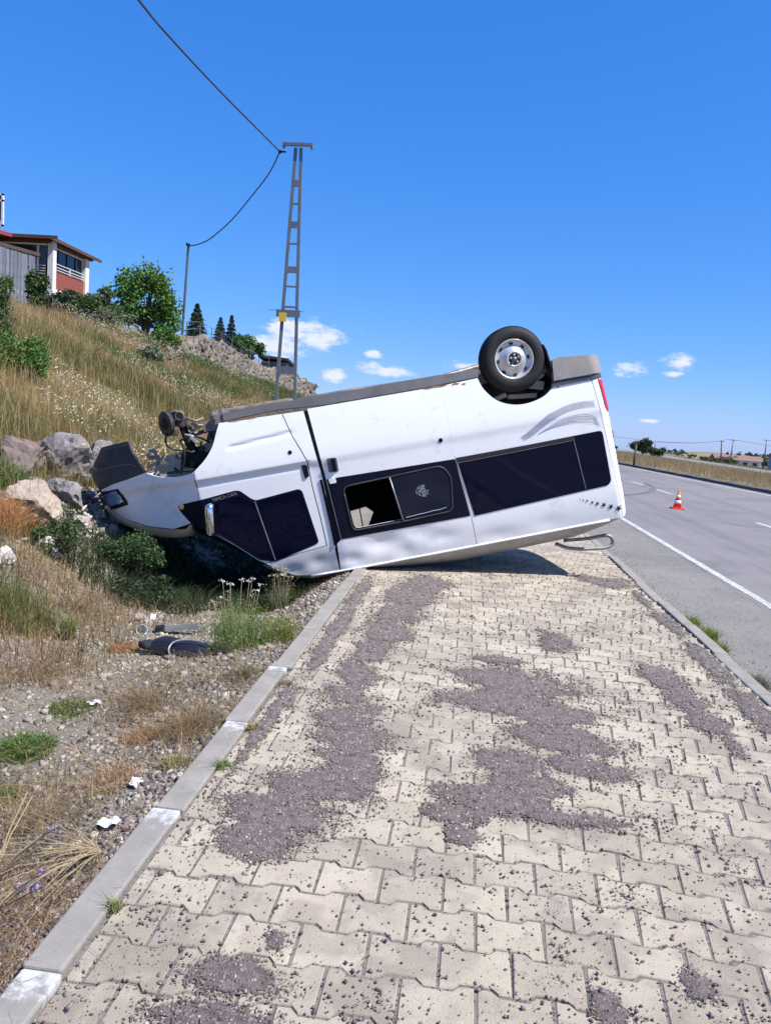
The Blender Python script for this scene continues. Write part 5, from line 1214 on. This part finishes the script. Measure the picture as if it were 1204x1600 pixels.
for x_ in (-2,.2,2.2):
    for z_ in (1.1,2.9): b=MB(); b.box((x_,-3.03,z_),(1.0,.1,1.0)); b.build('window',M['housedark'] if x_<1 else M['housewhite'],fh)
b=MB(); b.tube([(0,0,-.1),(.02,0,1.25)],[.07,.06],7); o=b.build('wooden_post',M['bark'],None,label='short brown post in the dry grass beyond the road',cat='post'); o.location=(9.95,47.5,0)
P=np.stack([rng.uniform(70,330,5200),rng.uniform(300,640,5200),np.zeros(5200)],1); P=P[fbm(P[:,0],P[:,1],.03,95,3)>.05]; P[:,2]=zt(P[:,0],P[:,1])+rng.uniform(0,1.5,len(P)); V,F,c=leaves(P,3.2,(.055,.075,.035),.3,.7)
mesh('far_scrub',V,F,M['leaf'],None,col=c,kind='stuff')

cn.scale=(.84,.84,.84)
# ------------------------------------------------------------------ debris on the verge
def on(x,y,dz=0): return (x,y,zg(x,y)+dz)
db=empty('broken_trim',on(-1.80,4.88,.015),rot=(0,0,R(-8)),label='broken black plastic trim piece with a pale curved edge left of the flowering weed',cat='plastic debris')
b=MB(); 
V=[];F=[]
for i in range(15):
    s=i/14; x=-.22+.44*s; c=.05+.035*math.sin(s*3.1)+.01*math.sin(s*9)
    V+=[(x,-.07+.02*math.sin(s*6),0.0),(x,-.05,c*.9),(x,.02,c*1.15),(x,.085-.02*s,.01)]
    if i:
        k=4*i
        for j in range(3): F.append([k-4+j,k-3+j,k+1+j,k+j])
mesh('shell',V,F,M['plastic_black'],db,smooth=True)
b=MB(); b.box((.30,.02,.035),(.16,.09,.05),Matrix.Rotation(.3,4,'Z'),bev=.015); b.box((-.24,-.03,.03),(.10,.10,.05),Matrix.Rotation(-.5,4,'Z'),bev=.02); b.build('fragment',M['matte'],db)
b=MB(); b.tube(sm3([Vector((.20,-.02,.10)),Vector((.06,-.03,.105)),Vector((-.02,-.07,.09)),Vector((-.03,-.12,.05)),Vector((.02,-.17,.02))]),.006,6); b.build('pale_edge',M['alu'],db)
al=empty('metal_rail',on(-2.12,5.46,.01),rot=(0,R(-6),R(18)),label='short grey metal rail with a black end at the shadow edge',cat='metal debris')
b=MB(); b.box((.09,0,.025),(.26,.05,.012)); b.box((.09,.022,.035),(.26,.008,.03)); b.box((.09,-.022,.035),(.26,.008,.03)); b.build('channel',M['alu'],al)
b=MB(); b.box((-.06,0,.03),(.07,.07,.06),bev=.008); b.build('end_cap',M['plastic_black'],al)
cu=empty('plastic_cup',on(-2.30,5.38,.025),rot=(R(80),0,R(30)),label='crushed white plastic cup beside the tan stones',cat='litter')
b=MB(); b.lathe([(.0,-.04),(.03,-.04),(.042,.04),(.040,.04),(.028,-.036)],None,14); b.build('cup',M['litter'],cu)
b=MB(); b.box((0,0,.01),(.04,.12,.02),bev=.006); o=b.build('white_scrap',M['litter'],None,label='narrow white plastic strip leaning at the edge of the shadow',cat='litter'); o.location=on(-2.36,5.72,.02); o.rotation_euler=(R(25),R(10),R(20))
def crumple(name,loc,w,d,rz,label,seed):
    n=9; V=[];F=[]
    for i in range(n):
        for j in range(n):
            x=(i/(n-1)-.5)*w*(1-.15*math.sin(j)); y=(j/(n-1)-.5)*d; V.append((x,y,.010+.012*noise.noise(Vector((x*22,y*22,seed)))+.008*math.sin(i*1.1+seed)))
            if i and j: k=i*n+j; F.append([k-n-1,k-1,k,k-n])
    o=mesh(name,V,F,M['litter'],None,smooth=False,label=label,cat='litter'); o.location=loc; o.rotation_euler=(R(6),R(-10),R(rz)); return o
crumple('paper_scrap',on(-1.19,2.56,.02),.075,.05,12,'crumpled white paper scrap among dead stems near the kerb',1)
crumple('paper_scrap',on(-1.89,3.84,.02),.06,.05,40,'small white scrap beside the low green weed in the gravel',2)
crumple('paper_scrap',on(-1.24,2.90,.015),.05,.04,70,'pale bluish scrap in the gravel above the white paper',3)

# ------------------------------------------------------------------ grass
def blades(name,P,H,Wd,col,lean=.35,colv=.22,seg=1,parent=None,m=None,tipcol=None,**k):
    """P base points; seg=1 single triangles, seg=2 bent blades"""
    n=len(P); a=rng.uniform(0,6.28,n); b_=rng.uniform(0,6.28,n); H=np.broadcast_to(H,(n,)); Wd=np.broadcast_to(Wd,(n,))
    side=np.stack([np.cos(a),np.sin(a),np.zeros(n)],1)*Wd[:,None]*.5
    ln=np.abs(rng.normal(0,lean,n)); dr=np.stack([np.cos(b_)*ln,np.sin(b_)*ln,np.ones(n)],1)
    col=np.asarray(col,float); col=np.broadcast_to(col,(n,3)); c=col*(1+rng.normal(0,colv,(n,1))); c=np.clip(c,.004,.9)
    if seg==1:
        V=np.stack([P-side,P+side,P+dr*H[:,None]],1).reshape(-1,3); F=np.arange(3*n).reshape(n,3); cc=np.repeat(c,3,0)
    else:
        mid=P+dr*np.array([.6,.6,1])*H[:,None]*.55; tip=P+dr*np.array([1.5,1.5,1])*H[:,None]*np.array([1,1,.95])
        V=np.stack([P-side,P+side,mid+side*.75,mid-side*.75,tip],1).reshape(-1,3)
        i0=np.arange(n)[:,None]*5; F=np.concatenate([i0+np.array([[0,1,2]]),i0+np.array([[0,2,3]]),i0+np.array([[3,2,4]])]); cc=np.repeat(c,5,0)
    return mesh(name,V,F,m or M['blade'],parent,col=cc,**k)
STRAW=np.array((.33,.245,.115)); TAN=np.array((.255,.165,.090)); GRN=np.array((.085,.105,.025)); OLV=np.array((.145,.140,.045)); RED=np.array((.42,.22,.10))
def hillcol(X,Y):
    a=fbm(X,Y,.32,21,3); b_=fbm(X,Y,.13,22,2); c_=fbm(X,Y,.6,23,2)
    w1=np.clip((a+.18)*2.6,0,1)[:,None]; w2=np.clip((b_+.06)*4,0,1)[:,None]; w3=np.clip((c_-.05)*3.5,0,1)[:,None]
    c=TAN*(1-w1)+STRAW*w1; c=c*(1-w2*.55)+OLV*w2*.55; c=c*(1-w3*.8)+GRN*w3*.8; c=c*(1+.35*fbm(X,Y,1.7,24,2)[:,None])
    return c
def cast(n,x0,x1,y0,y1,pw):
    Y=y0*(y1/y0)**rng.random(n) if pw is None else y0+(y1-y0)*rng.random(n)**pw
    X=rng.uniform(x0,x1,n); return X,Y
def place(n,x0,x1,y0,y1,h0,h1,wd,seg,lean,name,dens=None,colf=hillcol,**k):
    X,Y=cast(n,x0,x1,y0,y1,k.pop('pw',None))
    # keep what lies in a wide wedge in front of the camera, on either side of it
    ok=(X>-1.05*Y-3)
    if dens is not None: ok&=rng.random(n)<dens(X,Y)
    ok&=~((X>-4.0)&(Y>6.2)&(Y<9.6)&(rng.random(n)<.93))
    X,Y=X[ok],Y[ok]; Z=zt(X,Y)-.01; sc_=np.clip(.75+Y*.018,.8,2.2)
    return blades(name,np.stack([X,Y,Z],1),rng.uniform(h0,h1,len(X)),wd*sc_,colf(X,Y),lean,seg=seg,kind='stuff',**k)
slope_d=lambda X,Y: np.clip((-X-3.3)/1.2,0,1)*np.clip(.55+1.0*fbm(X,Y,.9,31,3),.04,1)
place(230000,-14.5,-3.2,5.2,17,.08,.28,.0075,1,.65,'dry_grass',slope_d)
place(150000,-20,-4.2,15,60,.12,.34,.014,1,.6,'dry_grass',lambda X,Y: np.clip(.7+.5*fbm(X,Y,.9,31,3),.2,1))
place(26000,-12,-3.4,5.5,22,.30,.62,.006,2,.35,'tall_dry_grass',slope_d,colf=lambda X,Y: np.broadcast_to(STRAW*1.15,(len(X),3)))
# green growth in bands on the slope and at its foot
place(60000,-11,-2.2,5.0,20,.12,.34,.009,1,.5,'green_grass',lambda X,Y: np.clip((fbm(X,Y,.42,41,3)+.02)*3,0,1)*np.clip((-X-2.6)/1.0,0,1),colf=lambda X,Y: np.broadcast_to(np.array((.075,.105,.025)),(len(X),3)))
place(36000,-12,-7.5,20,46,.2,.42,.018,1,.45,'green_grass',lambda X,Y: np.clip((fbm(X,Y,.3,43,3)+.22)*2.4,0,1),colf=lambda X,Y: np.broadcast_to(np.array((.10,.135,.04)),(len(X),3)))
# white flower heads scattered on the slope
X,Y=cast(20000,-13,-3.5,8,34,None); ok=(fbm(X,Y,.30,51,2)+.35*fbm(X,Y,1.6,52,2)>.14)&(X>-1*Y-2); X,Y=X[ok],Y[ok]
C=np.stack([X,Y,zt(X,Y)+rng.uniform(.25,.5,len(X))],1); C=np.repeat(C,3,0)+rng.normal(0,.025,(len(C)*3,3))
V,F,c=leaves(C,.022,(.66,.62,.42),.15,.9); mesh('white_wildflowers',V,F,M['leaf'],None,col=c,kind='stuff')
# dark vegetation under and beside the nose of the van
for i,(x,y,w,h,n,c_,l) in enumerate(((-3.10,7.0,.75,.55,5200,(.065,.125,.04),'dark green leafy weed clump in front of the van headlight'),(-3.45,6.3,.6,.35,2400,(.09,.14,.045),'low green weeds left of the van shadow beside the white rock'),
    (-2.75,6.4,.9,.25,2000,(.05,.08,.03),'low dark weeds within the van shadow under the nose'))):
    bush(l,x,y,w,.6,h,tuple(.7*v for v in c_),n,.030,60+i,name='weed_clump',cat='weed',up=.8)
def clump(name,label,x,y,r,h,n,col,wd=.006,lean=.6,cat='weed',flowers=0,fcol=(.62,.62,.56),leafy=0,fsize=.014,group=None,z0=None,fh=(.75,1.1)):
    z=zg(x,y) if z0 is None else z0
    t=empty(name,(x,y,z),label=label,cat=cat,group=group)
    a=rng.uniform(0,6.28,n); rr_=r*np.sqrt(rng.random(n))*.75; X=x+rr_*np.cos(a); Y=y+rr_*np.sin(a); Z=(zt(X,Y) if z0 is None else np.full(n,z0))
    P=np.stack([X-x,Y-y,Z-z-.005],1)
    blades('blades',P,h*rng.uniform(.35,1,n)*(1-.5*(rr_/r)**2),wd,col,lean,seg=2,parent=t,kind='stuff')
    if leafy:
        k=rng.integers(0,n,leafy); C=P[k]+np.stack([rng.normal(0,.04,leafy),rng.normal(0,.04,leafy),rng.uniform(.05,.8,leafy)*h*(1-.5*(rr_[k]/r)**2)],1)
        V,F,c=leaves(C,.017,np.array(col)*1.1,.3,.28); mesh('leaves',V,F,M['leaf'],t,col=c,kind='stuff')
    if flowers:
        for i in range(flowers):
            a=rng.uniform(0,6.28); q=r*rng.uniform(.1,.7); hh=h*rng.uniform(*fh); p=Vector((q*math.cos(a),q*math.sin(a),hh))
            b=MB(); b.tube([(p.x*.5,p.y*.5,0),(p.x*.8,p.y*.8,hh*.6),tuple(p)],.002,4)
            so=b.build('stem',M['straw'] if cat!='weed' else M['straw'],t)
            C=np.array(p)[None]+np.stack([rng.normal(0,fsize,16),rng.normal(0,fsize,16),rng.normal(0,.004,16)],1); V,F,c=leaves(C,fsize*.8,fcol,.08,.9); mesh('flower_head',V,F,M['leaf'],t,col=c,kind='stuff')
    return t
clump('flowering_weed','bright green weed with flat white flower heads between the shadow and the kerb',-1.44,4.97,.25,.44,260,(.12,.19,.04),.0035,.40,flowers=9,leafy=2600)
clump('flowering_weed','yellowish green feathery weed at the right side of the white flowered one',-1.20,5.12,.17,.26,260,(.17,.20,.04),.003,.5,leafy=1300)
clump('tall_weed','tall dry seeding weed standing in front of the van windscreen',-1.60,6.75,.14,.42,160,(.20,.20,.11),.005,.25,flowers=5,fcol=(.35,.32,.20),leafy=700,fsize=.03)
clump('tall_weed','slender pale weed stalk at the left of the white flowered weed',-1.68,5.55,.07,.42,60,(.22,.24,.13),.004,.3,flowers=2,fcol=(.34,.34,.24),leafy=320)
clump('green_clump','small round green weed in the gravel beside the white scrap',-1.99,3.76,.15,.05,480,(.14,.165,.05),.006,1.0,leafy=900)
clump('green_clump','bright low green grass clump at the left edge of the gravel',-1.95,3.28,.17,.08,650,(.105,.165,.04),.007,.9,leafy=900)
clump('green_clump','green weed at the left edge beyond the bright low clump',-1.76,2.83,.09,.07,300,(.12,.19,.035),.006,.8)
clump('tall_grass','tall fine green grass at the left edge in front of the white rock',-3.02,4.95,.34,.34,900,(.15,.155,.055),.0045,.35,leafy=500)
clump('tall_grass','green grass tuft growing between the rocks at the left edge',-4.55,7.15,.35,.35,1600,(.11,.18,.04),.009,.4)
clump('tall_grass','slender green stalk standing alone in the gravel',-2.68,5.0,.07,.26,140,(.13,.17,.05),.006,.35,leafy=200)
clump('orange_grass','rusty orange dry grass below the long tan boulder',-4.0,6.25,.45,.20,3600,(.50,.26,.11),.006,.6)
clump('orange_grass','rusty orange tuft left of the tan stones',-2.22,4.92,.14,.07,500,(.46,.25,.13),.005,.9)
clump('orange_grass','orange brown dry weeds in the middle of the gravel',-1.45,3.42,.13,.09,420,(.44,.28,.16),.004,.8)
clump('orange_grass','thin reddish dry stalks above the white paper scrap',-1.36,2.95,.15,.09,320,(.44,.29,.17),.004,.9)
clump('orange_grass','brown dry growth on the verge right against the kerb',-1.15,3.1,.09,.07,380,(.36,.30,.15),.004,.9)
clump('kerb_weed','little green weed sprouting between kerb and pavers',-.93,2.05,.03,.07,40,(.20,.25,.06),.004,.6,z0=0)
clump('kerb_weed','second green weed along the kerb joint beside the dark grit',-.91,3.02,.05,.06,120,(.17,.22,.07),.004,.9,z0=0)
clump('kerb_weed','dry yellow weed on the kerb joint, farther than the green ones',-.90,3.45,.05,.05,160,(.30,.25,.12),.004,1.0,z0=0)
clump('kerb_weed','brownish weed on the kerb joint nearest the white flowered weed',-.90,4.1,.05,.05,140,(.27,.21,.12),.004,1.0,z0=0)
clump('roadside_grass','yellow green grass tuft along the outside of the right kerb',2.10,6.55,.14,.16,700,(.22,.27,.06),.007,.5,z0=-.12)
clump('roadside_grass','near end of the grass along the outside of the right kerb',2.09,6.15,.10,.13,450,(.22,.27,.06),.007,.5,z0=-.12)
clump('roadside_grass','far end of the grass along the outside of the right kerb',2.10,6.95,.10,.15,450,(.20,.26,.06),.007,.5,z0=-.12)
clump('dry_shrub','leafless grey brown little shrub at the right edge by the kerb',2.12,5.35,.09,.16,260,(.20,.17,.13),.004,.8,z0=-.12)
# dead stems fanning out from a root beside the kerb
ds=empty('dead_plant',on(-1.13,2.38,.0),label='fallen dead plant with pale stems fanning out from the kerb',cat='dead plant')
rr=random.Random(8)
for i in range(34):
    a=R(rr.uniform(150,268)); L_=rr.uniform(.15,.7); p=[Vector((0,0,.02))]
    bend=rr.uniform(-.4,.4)
    for k in range(1,6):
        aa=a+bend*k/5; q=p[-1]+Vector((math.cos(aa),math.sin(aa),0))*L_/5; q.z=.02+.035*math.sin(k/5*3.1)*rr.uniform(.4,1.4); p.append(q)
    b=MB(); b.tube(p,[rr.uniform(.0011,.0024)*(1-.12*k) for k in range(6)],5); b.build('stem',M['straw'],ds)
# lavender-like stalks at the lower left
for j,(x,y,l) in enumerate(((-1.42,2.2,'purple flowered stalks leaning in at the lower left edge'),(-1.30,1.95,'second group of purple tipped stalks nearest the camera at the left'))):
    lv=empty('purple_weed',on(x,y),label=l,cat='weed')
    for i in range(9):
        a=rr.uniform(-.6,1.9); L_=rr.uniform(.12,.3); tip=Vector((math.cos(a)*L_*.75,math.sin(a)*L_*.75,L_*.75))
        b=MB(); b.tube([(0,0,0),(tip.x*.45,tip.y*.45,tip.z*.6),tuple(tip)],.0022,5); b.build('stem',M['straw'] if i%3 else M['bark'],lv)
        if i%3==0:
            C=np.array(tip)[None]+rng.normal(0,.009,(14,3)); V,F,c=leaves(C,.011,(.27,.21,.48),.2,.8); mesh('flower_head',V,F,M['leaf'],lv,col=c,kind='stuff')
for (mx,my,mr,nn,cc) in ((-1.5,2.6,.38,1300,(.26,.20,.125)),(-1.25,3.5,.22,1300,(.23,.165,.09)),(-1.65,3.9,.3,1300,(.22,.16,.09)),(-2.4,4.2,.45,1100,(.24,.175,.10)),(-1.35,1.9,.3,900,(.24,.19,.13)),(-2.9,5.6,.5,1400,(.20,.155,.08)),(-1.2,4.3,.15,600,(.18,.15,.08))):
    a=rng.uniform(0,6.28,nn); q=mr*np.abs(rng.normal(0,.55,nn)); X=np.minimum(mx+q*np.cos(a),-1.06); Y=my+q*np.sin(a)*1.5
    blades('dead_weeds',np.stack([X,Y,zt(X,Y)+.004],1),rng.uniform(.02,.09,nn),.003,np.array(cc)[None]*rng.uniform(.5,1.7,(nn,1)),1.7,seg=2,kind='stuff')
# straw litter and low scrub over the verge
X,Y=cast(60000,-4.2,-1.06,1.2,10,None); ok=(rng.random(len(X))<np.clip(.34+1.1*fbm(X,Y,1.3,61,3),.05,1))&(X>-.75*Y-1.2); X,Y=X[ok],Y[ok]
blades('straw_litter',np.stack([X,Y,zt(X,Y)+.012],1),rng.uniform(.015,.06,len(X)),.0028,hillcol(X*3,Y*3)*rng.uniform(.5,1.5,(len(X),1)),2.6,seg=2,kind='stuff')
X,Y=cast(22000,-4.0,-2.0,4.0,9.5,None); ok=(rng.random(len(X))<np.clip((-X-2.0)/1.4,0,1)*.8)&(Y<6.1); X,Y=X[ok],Y[ok]
blades('scrub_grass',np.stack([X,Y,zt(X,Y)-.005],1),rng.uniform(.06,.22,len(X)),.005,hillcol(X*1.7,Y*1.7),.6,seg=2,kind='stuff')
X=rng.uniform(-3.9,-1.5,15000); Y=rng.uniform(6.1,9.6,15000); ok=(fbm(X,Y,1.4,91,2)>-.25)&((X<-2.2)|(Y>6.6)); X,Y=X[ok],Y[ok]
blades('shadow_weeds',np.stack([X,Y,zt(X,Y)-.005],1),rng.uniform(.05,.20,len(X)),.008,(.035,.055,.02),.7,seg=2,kind='stuff')  # very dark weeds added to deepen the van's shadow under its nose
# dry grass beyond the road
def rp(n,y0,y1,x0f,x1f,h0,h1,wd,nm,z,col):
    Y=y0*(y1/y0)**rng.random(n); t=rng.random(n); xk=np.where(Y>14,12.65-.072*(Y-14),12.65); X=xk+x0f+(x1f-x0f)*t
    Z=np.where(X-xk<5,.02,-.15-.05*np.maximum(0,X-15)) if z is None else zt(X,Y)
    blades(nm,np.stack([X,Y,Z-.03],1),rng.uniform(h0,h1,n),wd*np.clip(Y/30,.6,4),np.array(col)[None]*(1+.25*fbm(X,Y,.25,71,2)[:,None]),.25,kind='stuff')
rp(36000,14,120,.35,4.8,.12,.48,.013,'roadside_dry_grass',None,(.34,.25,.135))
rp(42000,20,150,4.8,17,.2,.5,.02,'field_grass',None,(.31,.235,.14))
X=rng.uniform(33,75,14000); Y=60+170*rng.random(14000); blades('field_scrub',np.stack([X,Y,zt(X,Y)-.05],1),rng.uniform(.2,.7,14000),.12,(.18,.165,.075),.3,kind='stuff')
